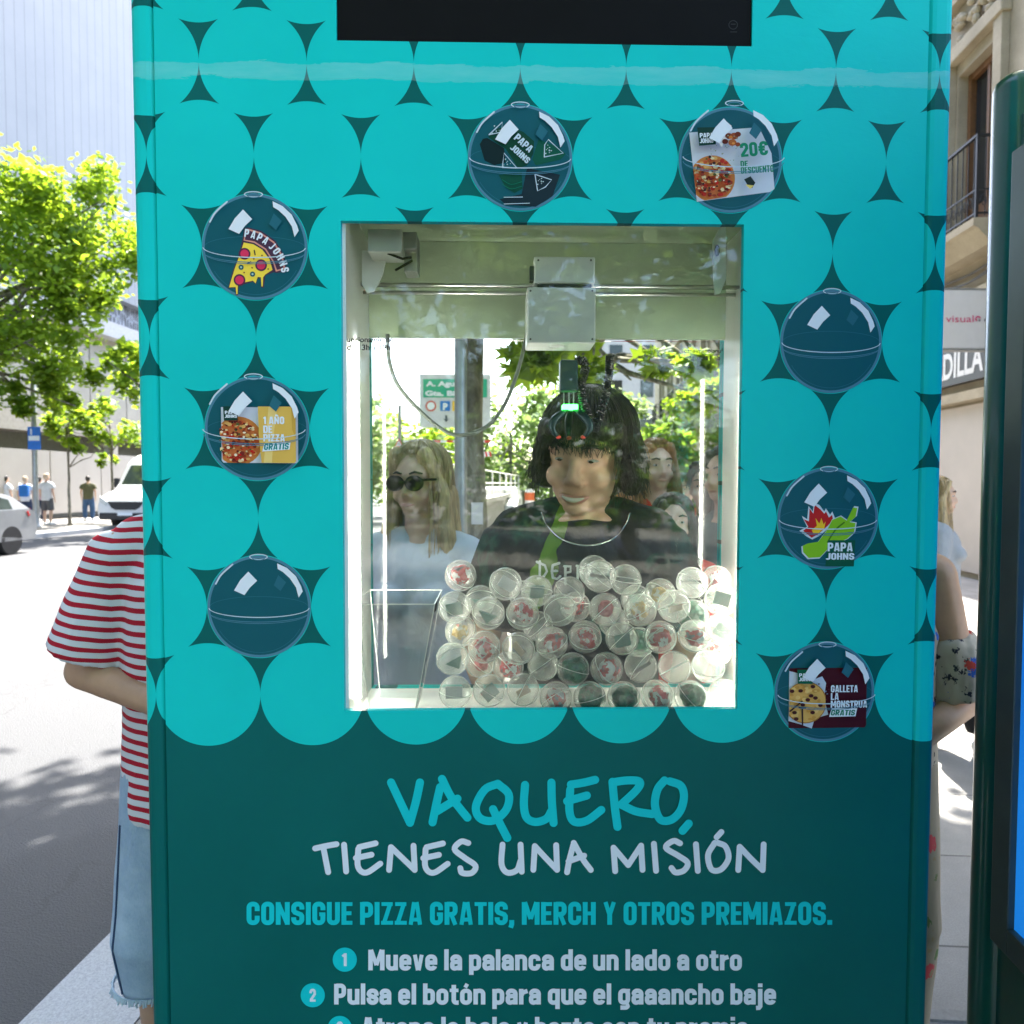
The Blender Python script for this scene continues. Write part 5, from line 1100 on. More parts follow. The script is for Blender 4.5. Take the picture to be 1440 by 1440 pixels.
def bark_mat():
    m, nt, b, o = nodes('plane_bark'); co = obj_co(nt); f = noise_(nt, 9, 4, .6, obj_co(nt, (1, 1, .45)), .4); g = noise_(nt, 60, 3, .6, co)
    c = ramp(nt, f, [(.36, (.085, .075, .055)), (.48, (.16, .145, .11)), (.56, (.27, .25, .20)), (.66, (.20, .175, .12))]); nt.links.new(mixc(nt, .4, c, ramp(nt, g, [(.3, (.5, .5, .5)), (.7, (1.2, 1.2, 1.2))]), 'MULTIPLY'), b.inputs['Base Color'])
    b.inputs['Roughness'].default_value = .85; bump(nt, b, math_(nt, 'ADD', f, g), .5, .015); return m
BARK = bark_mat()
def tree(name, label, base, h, r0, blobs, n, size, leaf, shape='leaf', seed=1, group=None, lean=(0, 0), spread=(.42, .42, .36), ncl=60, inner=.35, wig=.08):
    # blobs: (dx, dy, z, rx, ry, rz) ellipsoids of the crown relative to the base
    base = Vector(base); root = empty(name, base, label, 'tree', group); r = random.Random(seed)
    b = MB(); pts = [Vector((lean[0]*t*t+r.uniform(-1, 1)*wig*t, lean[1]*t*t+r.uniform(-1, 1)*wig*t, h*t)) for t in np.linspace(0, 1, 9)]
    b.tube(pts, [r0*(1.25 if i == 0 else 1-.55*i/8) for i in range(9)], 14)
    cl = []
    for bx, by, bz, rx, ry, rz in blobs:
        m_ = max(4, int(ncl*rx*ry*rz/sum(q[3]*q[4]*q[5] for q in blobs)))
        for _ in range(m_):
            d = Vector((r.gauss(0, 1), r.gauss(0, 1), r.gauss(0, 1))).normalized(); f = r.uniform(inner, 1)**.6
            cl.append((bx+d.x*rx*f, by+d.y*ry*f, bz+d.z*rz*f, r.uniform(.7, 1.25)*min(rx, rz)*.34))
        for k in range(5):
            d = Vector((r.gauss(0, 1), r.gauss(0, 1), r.gauss(.2, .6))).normalized(); e = Vector((bx+d.x*rx*.8, by+d.y*ry*.8, bz+d.z*rz*.7)); st = pts[r.randint(5, 8)]
            mid = st.lerp(e, .5)+Vector((r.uniform(-.2, .2), r.uniform(-.2, .2), .15*rz)); b.tube([st, st.lerp(mid, .6)+Vector((0, 0, .05)), mid, e], [r0*.42, r0*.33, r0*.22, r0*.07], 8)
    b.build('trunk', BARK, root, smooth=True, world=False)
    me = leaves(cl, spread, n, size, shape, seed=seed); me.materials.append(leaf); link('crown', me, root); return root
# left, across the road
q = at(-60, 22.5)
tree('plane_tree', 'tall bushy plane tree on the far pavement behind the silver car', q, 6.5, .22, [(1.4, 0, 8.0, 3.2, 3.0, 3.2), (3.4, .5, 9.3, 2.1, 2.6, 2.2), (2.0, .3, 5.0, 2.2, 2.2, 1.5), (2.9, -.6, 4.2, 1.5, 1.5, 1.0), (3.3, 1.0, 7.4, 1.1, 1.8, 1.2)], 21000, .21, LEAF_Y, 'leaf', 3, ncl=150, lean=(-.3, .2))
q = at(97, 25.5)
tree('young_tree', 'slender young street tree with a yellow-green crown left of the white van', q, 3.2, .055, [(0, 0, 3.5, .95, .95, .75), (.55, .2, 2.9, .6, .6, .45)], 1500, .20, LEAF_Y, 'leaf', 5, ncl=30, wig=.03)
q = at(158, 28)
tree('young_tree', 'thin tree with sparse leaves just behind the white van', q, 3.6, .06, [(0, 0, 3.8, 1.0, .9, 1.0), (-.3, .2, 2.6, .6, .6, .8)], 1200, .20, LEAF_Y, 'leaf', 6, ncl=26, wig=.1)
q = at(228, 24)
tree('plane_tree', 'plane tree crown just showing past the left edge of the machine', q, 6, .2, [(-.9, 0, 5.1, 1.0, 1.5, 1.0), (.4, 0, 5.6, 1.4, 1.6, 1.2)], 2200, .27, LEAF_Y, 'leaf', 8, ncl=40)
# behind the machine on the pavement: trunks in the window, crowns that shade the kiosk
q = at(668, 5.6)
tree('plane_tree', 'grey-barked plane tree standing behind the lamp post in the window', (q[0], q[1], 0), 5.2, .115, [(.3, -.6, 6.2, 2.3, 2.6, 1.3), (.42, -.6, 2.58, .45, .4, .30), (.3, -2.8, 7.3, 2.2, 2.0, 1.0), (-1.7, 1.3, 8.9, 2.3, 2.2, 1.2), (-3.4, .4, 9.6, 2.2, 2.2, 1.1), (-1.4, -1.6, 8.4, 1.8, 1.8, .9)], 14000, .23, LEAF_Y, 'maple', 11, ncl=150, spread=(.7, .7, .6), lean=(-.1, -.1))
q = at(829, 7.8)
tree('plane_tree', 'plane tree with low sunlit leaves behind the young man’s head', (q[0], q[1], 0), 4.4, .13, [(.10, -1.5, 2.52, .70, .6, .30), (-.45, -1.0, 2.62, .40, .5, .30), (.1, -2.4, 6.1, 1.8, 1.7, 1.2), (1.2, -2.2, 6.5, 1.3, 1.6, 1.0), (.70, -1.9, 2.30, .35, .4, .26)], 7600, .19, LEAF_Y, 'maple', 13, ncl=90, spread=(.55, .55, .45), inner=.15)
q = at(760, 1)
tree('plane_tree', 'plane tree beyond the camera whose crown shades the machine and shows in its glass', (-2.7, -6.0, 0), 5, .16, [(.3, .5, 6.4, 3.0, 3.0, 1.7), (.6, .2, 4.3, 1.5, 1.4, 1.2), (1.4, .3, 3.4, .8, .9, .7)], 5000, .22, LEAF_Y, 'leaf', 17, ncl=80, spread=(.55, .55, .5))
tree('plane_tree', 'added plane tree out of view beside the camera whose crown shades the pavement in front of the machine', (2.1, -3.2, 0), 5.4, .15, [(-1.8, .6, 6.8, 2.8, 2.4, 1.1), (-1.2, -2.4, 7.0, 2.8, 2.4, 1.1)], 3600, .23, LEAF_Y, 'leaf', 19, ncl=70, spread=(.6, .6, .5))  # added out of view to shade the pavement mirrored in the front pane
for i, (x, y, lab) in enumerate([(2.6, -13, 'added broad plane tree out of view behind the camera on the house side'), (-1.0, -17, 'added plane tree out of view far behind the camera in the middle of the pavement'), (-5.5, -15, 'added plane tree out of view behind the camera at the road edge')]):  # added behind the camera so the window mirrors something darker than sky
    tree('plane_tree', lab, (x, y, 0), 5, .18, [(0, 0, 5.6, 3.2, 2.4, 3.0), (.4, 0, 2.4, 2.8, 1.6, 1.6)], 3200, .42, LEAF_D, 'leaf', 50+i, ncl=60)
# far greenery down the street
bgt = 'trees down the street seen through the window'
for i, (px, d, blobs, n, lf, lab) in enumerate([
    (500, 30, [(0, 0, 3.2, 2.4, 2, 1.9)], 2600, LEAF_G, 'pale round tree down the street at the left edge of the window'),
    (575, 36, [(0, 0, 3.0, 2.8, 2, 2.0), (.9, 0, 1.5, 2, 2, 1.5)], 2800, LEAF_Y, 'bright green tree behind the red and white height bars'),
    (640, 42, [(0, 0, 3.6, 3.0, 2, 2.6)], 2600, LEAF_Y, 'green tree down the street behind the metal lamp post'),
    (718, 40, [(0, 0, 4.4, 3.2, 2, 3.2), (0, 0, 1.6, 3, 2, 1.4)], 3400, LEAF_G, 'grey-green tree over the tunnel wall'),
    (775, 46, [(0, 0, 4.5, 3.0, 2.5, 3.6)], 2600, LEAF_D, 'dark green tree behind the smiling face'),
    (850, 40, [(0, 0, 4.2, 2.6, 2.5, 3.0)], 2800, LEAF_G, 'pale tree right of the dark bobbed hair'),
    (915, 24, [(0, 0, 2.3, 1.5, 1.4, 1.2), (.3, 0, 1.0, 1.6, 1.4, .9)], 2800, LEAF_D, 'low dark leafy tree above the auburn heads'),
    (965, 30, [(0, 0, 3.2, 1.6, 2.0, 2.0)], 2400, LEAF_Y, 'leafy street tree close to the stone facade')]):
    q = at(px, d); tree('street_tree', lab, (q[0], q[1], RZ if px < 800 else 0), max(b_[2] for b_ in blobs), .14, blobs, n, .34, lf, 'leaf', 30+i, bgt, ncl=45)
b = at(540, 50)
hd = MB(); me = leaves([(S(52, l, 1.0).x, S(52, l, 1.0).y, .9+.3*sin(l*3), .8) for l in np.linspace(-14, 4, 40)], (1, .7, .9), 6000, .32, 'leaf', seed=77); me.materials.append(LEAF_D)
tag(link('hedge', me), 'long green hedge closing the end of the street', 'hedge')

me = leaves([(x, -25+sin(x), z, .9) for x in np.linspace(-13, 6, 40) for z in (.8, 2.4, 4.0)], (1, .7, .9), 6000, .5, 'leaf', seed=78); me.materials.append(LEAF_D)  # added behind the camera to close a bright gap in the window's reflection
tag(link('hedge', me), 'tall added hedge out of view across the street behind the camera', 'hedge')

# ================================================================ left side: building, hoarding, lamp, vehicles
def cladding():
    m, nt, b, o = nodes('panel_cladding'); co = obj_co(nt); sp = N(nt, 'ShaderNodeSeparateXYZ'); nt.links.new(co, sp.inputs[0])
    fr = math_(nt, 'FRACT', math_(nt, 'DIVIDE', sp.outputs[0], .56)); gap = math_(nt, 'LESS_THAN', fr, .07)
    cell = N(nt, 'ShaderNodeTexWhiteNoise', noise_dimensions='1D'); nt.links.new(math_(nt, 'FLOOR', math_(nt, 'DIVIDE', sp.outputs[0], .56)), cell.inputs['W'])
    f = noise_(nt, .35, 5, .65, co); c = ramp(nt, f, [(.3, (.15, .165, .185)), (.7, (.195, .207, .225))]); c = mixc(nt, math_(nt, 'MULTIPLY', cell.outputs[0], .25), c, (.135, .15, .175))
    nt.links.new(mixc(nt, gap, c, (.09, .10, .12)), b.inputs['Base Color']); b.inputs['Roughness'].default_value = .45; bump(nt, b, math_(nt, 'SUBTRACT', 1, gap), .6, .02); return m
def louvre():
    m, nt, b, o = nodes('perforated_band'); co = obj_co(nt, (5, 5, 1.6)); v = N(nt, 'ShaderNodeTexVoronoi', feature='DISTANCE_TO_EDGE'); v.inputs['Scale'].default_value = 1.1; nt.links.new(co, v.inputs[0])
    nt.links.new(ramp(nt, v.outputs['Distance'], [(.05, (.20, .22, .27)), (.12, (.03, .035, .05))]), b.inputs['Base Color']); return m
AZ = pi/2-A_ST
bl = empty('panelled_building', S(10, -21.5, 0), 'large pale building clad in tall vertical panels across the road', 'building', None, AZ)   # local x runs down the street, local +y faces away from the road on this side
def lb(name, x0, x1, y0, y1, z0, z1, m, parent=bl, bev=0):
    b = MB(); b.box(((x0+x1)/2, (y0+y1)/2, (z0+z1)/2), (x1-x0, y1-y0, z1-z0), bev=bev); return b.build(name, m, parent, world=False)
lb('cladding', -45, 48, 0, 8, 10.4, 30, cladding())
lb('perforated_band', -45, 48, .5, 8, 9.0, 10.4, louvre())
lb('ledge', -45, 48, -.5, 8, 8.3, 9.0, mat('pale_ledge', (.36, .37, .39), .6))
pw = mat('concrete_panel', (.36, .34, .29), .7, var=.1, vs=1.2)
for i in range(22): lb('wall_panel', -14+i*2.8+.04, -14+(i+1)*2.8-.04, .2, 8, 4.3, 8.3, pw)
lb('backing', -45, 48, .3, 8, 0, 8.2, mat('dark_joint', (.25, .24, .22), .8))
lb('beam', -14, 48, -.9, .18, 3.5, 4.3, mat('beam_concrete', (.34, .31, .27), .8))
hr = empty('hoarding', S(10, -20.2, 0), 'pale hoarding panels along the far pavement under the building', 'hoarding', None, AZ)
hm = mat('hoarding_paint', (.36, .33, .30), .6, var=.06, vs=.8)
for i in range(14): lb('panel', -8+i*3.2+.03, -8+(i+1)*3.2-.03, 0, .06, .25, 2.75, hm, hr)
lb('rail', -8, 36.8, -.03, -.001, .12, .24, DKMET, hr)
for i in range(4): lb('pillar', 4+i*9-.2, 4+i*9+.2, .1, .5, 0, 3.5, pw, hr)
LAMP = mat('galvanised', (.33, .34, .34), .45, .6, var=.15)
def lamp_post(label, q, h, r, arm=True):
    root = empty('lamp_post', q, label, 'lamp post'); b = MB(); b.lathe((0, 0, 0), [(r*1.7, 0), (r*1.7, .03), (r*1.25, .06), (r*1.1, .5), (r, 1.2), (r*.8, h)], 24); b.build('pole', LAMP, root, smooth=True, world=False)
    if arm: b = MB(); b.tube([(0, 0, h-.05), (-.4, 0, h+.25), (-1.2, 0, h+.35)], r*.5, 10); b.build('arm', LAMP, root, smooth=True, world=False); b = MB(); b.box((-1.4, 0, h+.34), (.6, .22, .10), bev=.03); b.build('lantern', LAMP, root, world=False)
    return root
q = at(50, 24.5); lp = lamp_post('grey lamp post with a blue parking sign on the far pavement', q, 8, .085)
b = MB(); b.box((q[0]+.06, q[1]-.10, 2.95), (.42, .02, .75), bev=.004); sg = b.build('parking_sign', mat('sign_blue', (.02, .16, .60), .4), lp); 
b = MB(); b.box((q[0]+.06, q[1]-.114, 2.95), (.36, .004, .16)); b.box((q[0]-.03, q[1]-.114, 3.16), (.05, .004, .2)); b.build('sign_marking', WH, sg)
q = at(648, 5.0); lp = lamp_post('slim grey metal lamp post behind the window, beside the tree trunk', (q[0], q[1], 0), 6.5, .044)
b = MB(); q2 = at(671, 5.35); b.box((q2[0]+.0, q2[1], P(671, 722, 4.2).z), (.085, .004, .16)); tag(b.build('paper_notice', mat('paper', (.66, .62, .62), .7)), 'small white paper notice stuck on the tree trunk in the window', 'notice')
# white van
CARW = mat('van_white', (.66, .67, .69), .3, var=.03, coat=.5); CARS = mat('car_silver', (.34, .35, .36), .3, .4, var=.04, coat=.6); TYRE = mat('tyre', (.02, .02, .021), .8); RIM = mat('alloy', (.30, .30, .31), .3, .8); CGL = mat('vehicle_glass', (.04, .055, .05), .06, var=.2, vs=2); PLAS = mat('bumper_plastic', (.02, .022, .028), .5); LENS = mat('headlamp', (.55, .58, .60), .1, var=0)
def wheel(parent, x, y, z, r, wd):
    R = Matrix.Rotation(pi/2, 3, 'Y'); b = MB(); b.lathe((x, y, z), [(r*.62, -wd/2), (r*.95, -wd/2), (r, -wd*.32), (r, wd*.32), (r*.95, wd/2), (r*.62, wd/2)], 32, R=R); w_ = b.build('wheel', TYRE, parent, smooth=False, world=False)
    b = MB(); b.lathe((x, y, z), [(r*.62, -wd*.40), (r*.60, wd*.40)], 24, R=R)
    for k in range(5):
        a_ = 2*pi*k/5; b.box((x+wd*.40, y+cos(a_)*r*.34, z+sin(a_)*r*.34), (.03, .07, r*.55), R=Matrix.Rotation(pi/2-a_, 3, 'X'), bev=.008)
    b.build('rim', RIM, w_, world=False)
def hull(prof, hw, taper, rnd=.16):        # side profile (y, z) lofted across the width with rounded flanks
    b = MB(); xs = [-hw, -hw*.97, -hw*.86, 0, hw*.86, hw*.97, hw]; cy = sum(p[0] for p in prof)/len(prof); cz = .9
    ins = [rnd, rnd*.45, .0, 0, 0, rnd*.45, rnd]; n = len(prof)
    for x, i_ in zip(xs, ins):
        for y, z in prof:
            tz = max(0, z-1.0)*taper*(1 if x > 0 else -1)*min(1, abs(x)/hw); b.v.append((x-tz, y+(cy-y)*i_*.10-(i_*.0), z+(cz-z)*i_*.18))
    for a_ in range(len(xs)-1):
        for k in range(n): b.f.append((a_*n+k, a_*n+(k+1) % n, (a_+1)*n+(k+1) % n, (a_+1)*n+k)); b.m.append(0)
    b.f += [tuple(range(n))[::-1], tuple(range((len(xs)-1)*n, len(xs)*n))]; b.m += [0, 0]; return b
VP = at(176, 25); van = empty('van', (VP[0], VP[1], RZ), 'white delivery van facing the camera on the far side of the road', 'van', None, -A_ST)
pr_ = [(.05, .38), (0, .55), (0, .78), (.06, .98), (.16, 1.12), (.55, 1.28), (.95, 1.38), (1.15, 1.58), (1.62, 2.28), (1.85, 2.48), (2.3, 2.66), (3.2, 2.74), (5.7, 2.74), (5.8, 2.6), (5.8, .40)]
hull(pr_, 1.0, .06).build('body', CARW, van, world=False)
b = MB(); b.poly([(-.84, 1.10, 1.52), (.84, 1.10, 1.52), (.74, 1.585, 2.25), (-.74, 1.585, 2.25)]); b.build('windscreen', CGL, van, world=False, fix=False)
b = MB(); b.prism([(-.62, -.02, .98), (.62, -.02, .98), (.50, -.02, .78), (.35, -.02, .70), (-.35, -.02, .70), (-.50, -.02, .78)], (0, .1, 0)); b.build('grille', PLAS, van, world=False)
for s_ in (-1, 1):
    b = MB(); b.prism([(s_*.66, -.005, .98), (s_*.93, .03, 1.16), (s_*.95, .05, .98), (s_*.70, -.005, .84)], (0, .12, 0)); b.build('headlight', LENS, van, world=False)
    b = MB(); b.box((s_*1.13, 1.35, 1.62), (.2, .12, .34), bev=.04); b.box((s_*1.0, 1.4, 1.56), (.14, .05, .05)); b.build('mirror', PLAS, van, world=False)
b = MB(); b.box((0, .02, .48), (1.86, .12, .24), bev=.05); b.build('bumper', PLAS, van, world=False)
b = MB(); b.box((0, -.045, .56), (.52, .012, .11)); b.build('number_plate', WH, van, world=False)
for s_ in (-1, 1):
    for y in (1.05, 4.6): wheel(van, s_*.88, y, .34, .34, .22)
q = P(52, 720, 16.2); CL = (q-Vector((CAM.x, CAM.y, 0))).dot(SL); CSS = (q-Vector((CAM.x, CAM.y, 0))).dot(SU)
car = empty('car', S(CSS-4.15, CL-.9, RZ), 'silver hatchback at the far left, only its rear quarter in view', 'car', None, -A_ST)
pr_ = [(.1, .28), (0, .5), (.05, .72), (.5, .88), (1.05, .96), (1.65, 1.38), (2.1, 1.47), (2.9, 1.46), (3.5, 1.32), (3.95, 1.02), (4.12, .94), (4.18, .6), (4.1, .3)]
hull(pr_, .9, .30).build('body', CARS, car, world=False)
for s_ in (-1, 1):
    b = MB(); b.prism([(s_*.88, 1.45, 1.02), (s_*.80, 1.8, 1.30), (s_*.77, 2.2, 1.38), (s_*.77, 2.8, 1.38), (s_*.82, 3.35, 1.24), (s_*.88, 3.4, 1.03)], (s_*.012, 0, 0)); b.build('side_window', CGL, car, world=False)
    b = MB(); b.prism([(s_*.80, 4.00, 1.00), (s_*.91, 3.80, .95), (s_*.91, 3.86, .84), (s_*.80, 4.12, .86)], (0, .05, .02)); b.build('tail_light', mat('tail_lens', (.35, .02, .02), .2, var=0), car, world=False)
    for y in (.85, 3.35): wheel(car, s_*.80, y, .33, .33, .2)
b = MB(); b.poly([(-.66, 3.56, 1.31), (.66, 3.56, 1.31), (.74, 3.93, 1.05), (-.74, 3.93, 1.05)]); b.build('rear_window', CGL, car, world=False, fix=False)

# ================================================================ down the street: sign, height bars, ramp wall, car
def dir_sign():
    q = at(648, 14); root = empty('direction_sign', (q[0], q[1], RZ), 'white road direction sign with green panels on a pole down the street', 'road sign')
    y = q[1]-.08; b = MB(); b.tube([(q[0], q[1], RZ), (q[0], q[1], 4.4)], .06, 12); b.build('pole', LAMP, root)
    p0, p1 = P(590, 601, y), P(690, 526, y); b = MB(); b.box(((p0.x+p1.x)/2, y+.02, (p0.z+p1.z)/2), (p1.x-p0.x, .03, p1.z-p0.z), bev=.012); b.build('sign_board', mat('sign_white', (.62, .62, .60), .4), root)
    a = Art(lambda x, v: P(x, v, y), 0, .002); gr = flat((60, 168, 130)); W2 = flat((225, 230, 228)); rd = flat((205, 84, 74)); bl_ = flat((52, 120, 190)); gy = flat((90, 96, 100)); ye = flat((232, 190, 60))
    a.ring((640, 563), 0, 0, gy, 8) if False else None
    a.poly([(595, 533), (685, 533), (685, 559), (595, 559)], gr); T3 = Art(lambda x, v: P(x, 560-v, y), -.01, .002); T3.text('A. Aguilera'[:9], 599, 17, 54, 7, W2, .05); T3.text('Gta. Bilbao'[:7], 598, 3.5, 42, 7, W2, .05)
    a.disc((606, 571), 7.6, rd, 24); a.disc((606, 571), 5.4, W2, 24); a.poly([(619, 564), (633, 564), (633, 578), (619, 578)], bl_); a.poly([(636, 564), (650, 564), (650, 578), (636, 578)], ye)
    T3.text('P', 623, -16, 6.5, 9, W2, .06); a.poly([(626, 584), (629, 584), (629, 590), (632, 588), (627.5, 594), (623, 588), (626, 590)], gy)
    a.build('sign_panel', root); T3.build('sign_lettering', root)
dir_sign()
RW = flat((206, 62, 58)); WHB = flat((236, 232, 228))
def bars():
    q = at(562, 22); root = empty('height_barrier', (q[0], q[1], RZ), 'red and white striped height barrier with a warning triangle before the underpass', 'barrier')
    y = q[1]; b = MB(); b.tube([P(562, 735, y), P(562, 570, y)], .05, 10); b.tube([P(562, 571, y), P(590, 571, y)], .03, 8); b.build('pole', LAMP, root)
    def bar(x0, x1, v, hgt, n, nm):
        mb = MB()
        for i in range(n):
            a0, a1 = x0+(x1-x0)*i/n, x0+(x1-x0)*(i+1)/n; p0, p1 = P(a0, v+hgt, y), P(a1, v, y); mb.box(((p0.x+p1.x)/2, y, (p0.z+p1.z)/2), (p1.x-p0.x, .06, p1.z-p0.z), m=i % 2)
        mb.build(nm, [WHB, RW], root)
    bar(567, 690, 619, 3.2, 14, 'beam')
    b = MB(); pts = [P(565+i*9, 634+3*sin(i*.9), y) for i in range(14)]; b.tube(pts, .02, 6); b.build('chain', LAMP, root)
    for x in (585, 611, 650, 676):
        mb = MB()
        for i in range(5): mb.prism([P(x+i*2.8, 635, y-.02), P(x+i*2.8+2.8, 635, y-.02), P(x+i*2.8+4.3, 642, y-.02), P(x+i*2.8+1.5, 642, y-.02)], (0, .03, 0), m=(i+1) % 2)
        mb.build('hanging_board', [WHB, RW], root)
    a = Art(lambda x, v: P(x, v, y-.06), 0, .004); a.poly([(554, 629), (568, 629), (561, 616)], RW); a.poly([(556.5, 627.3), (565.5, 627.3), (561, 619.5)], WHB); a.stroke([(559.5, 626), (561, 622), (562.5, 626)], .8, flat((60, 60, 60)), False); a.build('warning_triangle', root)
    a = Art(lambda x, v: P(x, v, y-.06), 0, .004); a.poly([(556, 638), (567, 638), (567, 646), (556, 646)], WHB); a.build('plate', root)
bars()
b = MB(); strip(b, -2.4, -2.1, 15, 60, RZ, .95); strip(b, -2.5, -2.0, 15, 60, .953, 1.08); wl = b.build('ramp_wall', mat('ramp_concrete', (.30, .29, .26), .8, var=.15)); tag(wl, 'low grey concrete wall along the underpass ramp', 'wall')
rl = empty('railing', S(15, -2.25, 1.08), 'thin white railing on top of the underpass wall', 'railing', None, -A_ST)
for i in range(16): b = MB(); b.tube([(0, i*2.9, 0), (0, i*2.9, .8)], .025, 8); b.build('post', WHB, rl, world=False)
for z in (.42, .8): b = MB(); b.tube([(0, 0, z), (0, 43.5, z)], .02, 8); b.build('rail', WHB, rl, world=False)
q = at(745, 17); bo = empty('traffic_beacon', (q[0], q[1], 0), 'orange and white striped traffic beacon by the ramp wall', 'beacon')
b = MB(); b.lathe((0, 0, 0), [(.16, 0), (.13, .06), (.11, .1), (.11, 1.3), (.08, 1.36)], 18); b.build('post', WHB, bo, world=False); b = MB()
for z in (.35, .75, 1.1): b.lathe((0, 0, z), [(.114, 0), (.114, .18)], 18)
b.build('orange_band', mat('orange_band', (.75, .14, .04), .5), bo, world=False)
q = at(693, 27); c2 = empty('car', (q[0], q[1], RZ), 'small white car on the road past the lamp post, seen through the window', 'car', None, -A_ST)
pr2 = [(.1, .28), (0, .5), (.05, .72), (.5, .88), (1.05, .98), (1.65, 1.40), (2.1, 1.49), (2.9, 1.48), (3.5, 1.36), (3.95, 1.02), (4.12, .94), (4.18, .6), (4.1, .3)]
hull(pr2, .88, .30).build('body', CARW, c2, world=False); b = MB(); b.poly([(-.70, 1.10, 1.03), (.70, 1.10, 1.03), (.60, 1.62, 1.39), (-.60, 1.62, 1.39)]); b.build('windscreen', CGL, c2, world=False, fix=False)
for s_ in (-1, 1):
    b = MB(); b.box((s_*.62, .06, .74), (.34, .1, .14), bev=.03); b.build('headlight', LENS, c2, world=False)
    for y in (.85, 3.35): wheel(c2, s_*.78, y, .31, .31, .2)
b = MB(); b.box((0, .03, .50), (1.1, .06, .2), bev=.02); b.build('grille', PLAS, c2, world=False)

# ================================================================ right side: stone house with shop, advertising pillar
FL_ = 6.5
def stone():
    m, nt, b, o = nodes('limestone'); co = obj_co(nt); f = noise_(nt, 1.5, 5, .65, co); g = noise_(nt, 40, 3, .6, co)
    c = ramp(nt, f, [(.3, (.28, .23, .15)), (.7, (.42, .35, .24))]); nt.links.new(mixc(nt, .35, c, ramp(nt, g, [(.3, (.7, .7, .7)), (.7, (1.15, 1.15, 1.15))]), 'MULTIPLY'), b.inputs['Base Color']); b.inputs['Roughness'].default_value = .8; bump(nt, b, g, .3, .01); return m
STONE = stone(); IRON = mat('wrought_iron', (.018, .018, .02), .5, .4); WOOD = mat('door_wood', (.16, .075, .028), .5, var=.25, vs=20); DGL = mat('dark_glass', (.015, .018, .02), .05, var=.3, vs=2)
hs = empty('stone_house', S(0, FL_, 0), 'old limestone house with balconies above a shop, right of the machine', 'building', None, AZ)
bays = [8.6+3.6*i for i in range(12)]; xs = [2.0]; holes = set()
for c in bays: xs += [c-.55, c+.55]
xs.append(52); zs = [0, 4.7, 5.45, 8.2, 9.9, 12.4, 18]
for i in range(len(bays)):
    holes.add((1+2*i, 2)); holes.add((1+2*i, 4))
grid_panel(xs, zs, holes, 0, -.35, 'wall', STONE, hs, world=False)
def hb(name, x0, x1, y0, y1, z0, z1, m, parent=hs, bev=0):
    b = MB(); b.box(((x0+x1)/2, (y0+y1)/2, (z0+z1)/2), (x1-x0, y1-y0, z1-z0), bev=bev); return b.build(name, m, parent, world=False)
hb('house_core', 2, 52, -8, -.36, 0, 18, mat('dark_core', (.10, .09, .08), .8))
b = MB()
for z, dp, h in ((4.35, .22, .14), (4.2, .12, .14), (9.3, .16, .16), (17.8, .5, .3)): b.box((27, dp/2, z+h/2), (50, dp, h))
b.build('cornice', STONE, hs, world=False)
first = None
for i, c in enumerate(bays):
    for z0, z1 in ((5.45, 8.2), (9.9, 12.4)):
        f = MB(); f.box((c-.50, -.20, (z0+z1)/2), (.09, .10, z1-z0-.004)); f.box((c+.50, -.20, (z0+z1)/2), (.09, .10, z1-z0-.004)); f.box((c, -.20, z1-.06), (.90, .09, .1)); f.box((c, -.21, (z0+z1)/2), (.07, .07, z1-z0-.12)); f.box((c, -.21, z0+.3), (.88, .05, .5)); dr = f.build('balcony_door', WOOD, hs, world=False)
        f = MB(); f.box((c, -.24, (z0+z1)/2+.2), (.88, .02, z1-z0-.5)); f.build('pane', DGL, dr, world=False)
    f = MB(); f.box((c-.72, .06, 6.9), (.22, .12, 3.0), bev=.01); f.box((c+.72, .06, 6.9), (.22, .12, 3.0), bev=.01); f.box((c, .08, 8.5), (1.75, .16, .22), bev=.02); rq2 = random.Random(i)
    for k in range(26): f.ell((c+rq2.uniform(-.6, .6), .10, 8.85+rq2.uniform(-.2, .25)), (rq2.uniform(.04, .1), .07, rq2.uniform(.04, .09)), nu=8, nv=6)
    f.build('carved_surround', STONE, hs, world=False)
    bs = MB(); bs.prism([(c-1.05, 0.001, 5.0), (c-1.05, .30, 5.0), (c-1.05, .5, 5.22), (c-1.05, .56, 5.25), (c-1.05, .56, 5.36), (c-1.05, .001, 5.36)], (2.1, 0, 0)); bal = bs.build('balcony', STONE, hs, world=False)
    r_ = MB(); zt = 6.55; y_ = .50
    r_.box((c, y_, zt), (2.04, .05, .035)); r_.box((c, y_, 5.44), (2.0, .025, .025)); r_.box((c, y_, 5.78), (2.0, .02, .02))
    for s_ in (-1, 1):
        r_.box((c+s_*1.0, y_/2, zt), (.04, y_, .035)); r_.box((c+s_*1.0, y_/2, 5.44), (.025, y_, .025)); r_.box((c+s_*1.0, y_/2, 5.78), (.02, y_, .02)); r_.box((c+s_*1.0, y_, 5.97), (.04, .04, 1.2))
        for k in range(3): r_.tube([(c+s_*1.0, .10+k*.14, 5.4), (c+s_*1.0, .10+k*.14, zt)], .008, 6)
    for k in range(13): r_.tube([(c-.92+k*.153, y_, 5.4), (c-.92+k*.153, y_, zt)], .009, 6)
    for k in range(12):
        x = c-.84+k*.153; r_.tube([(x+.055*cos(t)*(1-t/9), y_, 5.61+.12*sin(t)*(1-t/9)) for t in np.linspace(0, 7, 15)], .006, 5)
    for s_ in (-1, 1):
        for k in range(3): r_.tube([(c+s_*1.0, .1+k*.15+.055*cos(t)*(1-t/9), 5.61+.12*sin(t)*(1-t/9)) for t in np.linspace(0, 7, 15)], .006, 5)
    r_.build('balcony_railing', IRON, bal, world=False)
r_ = MB()
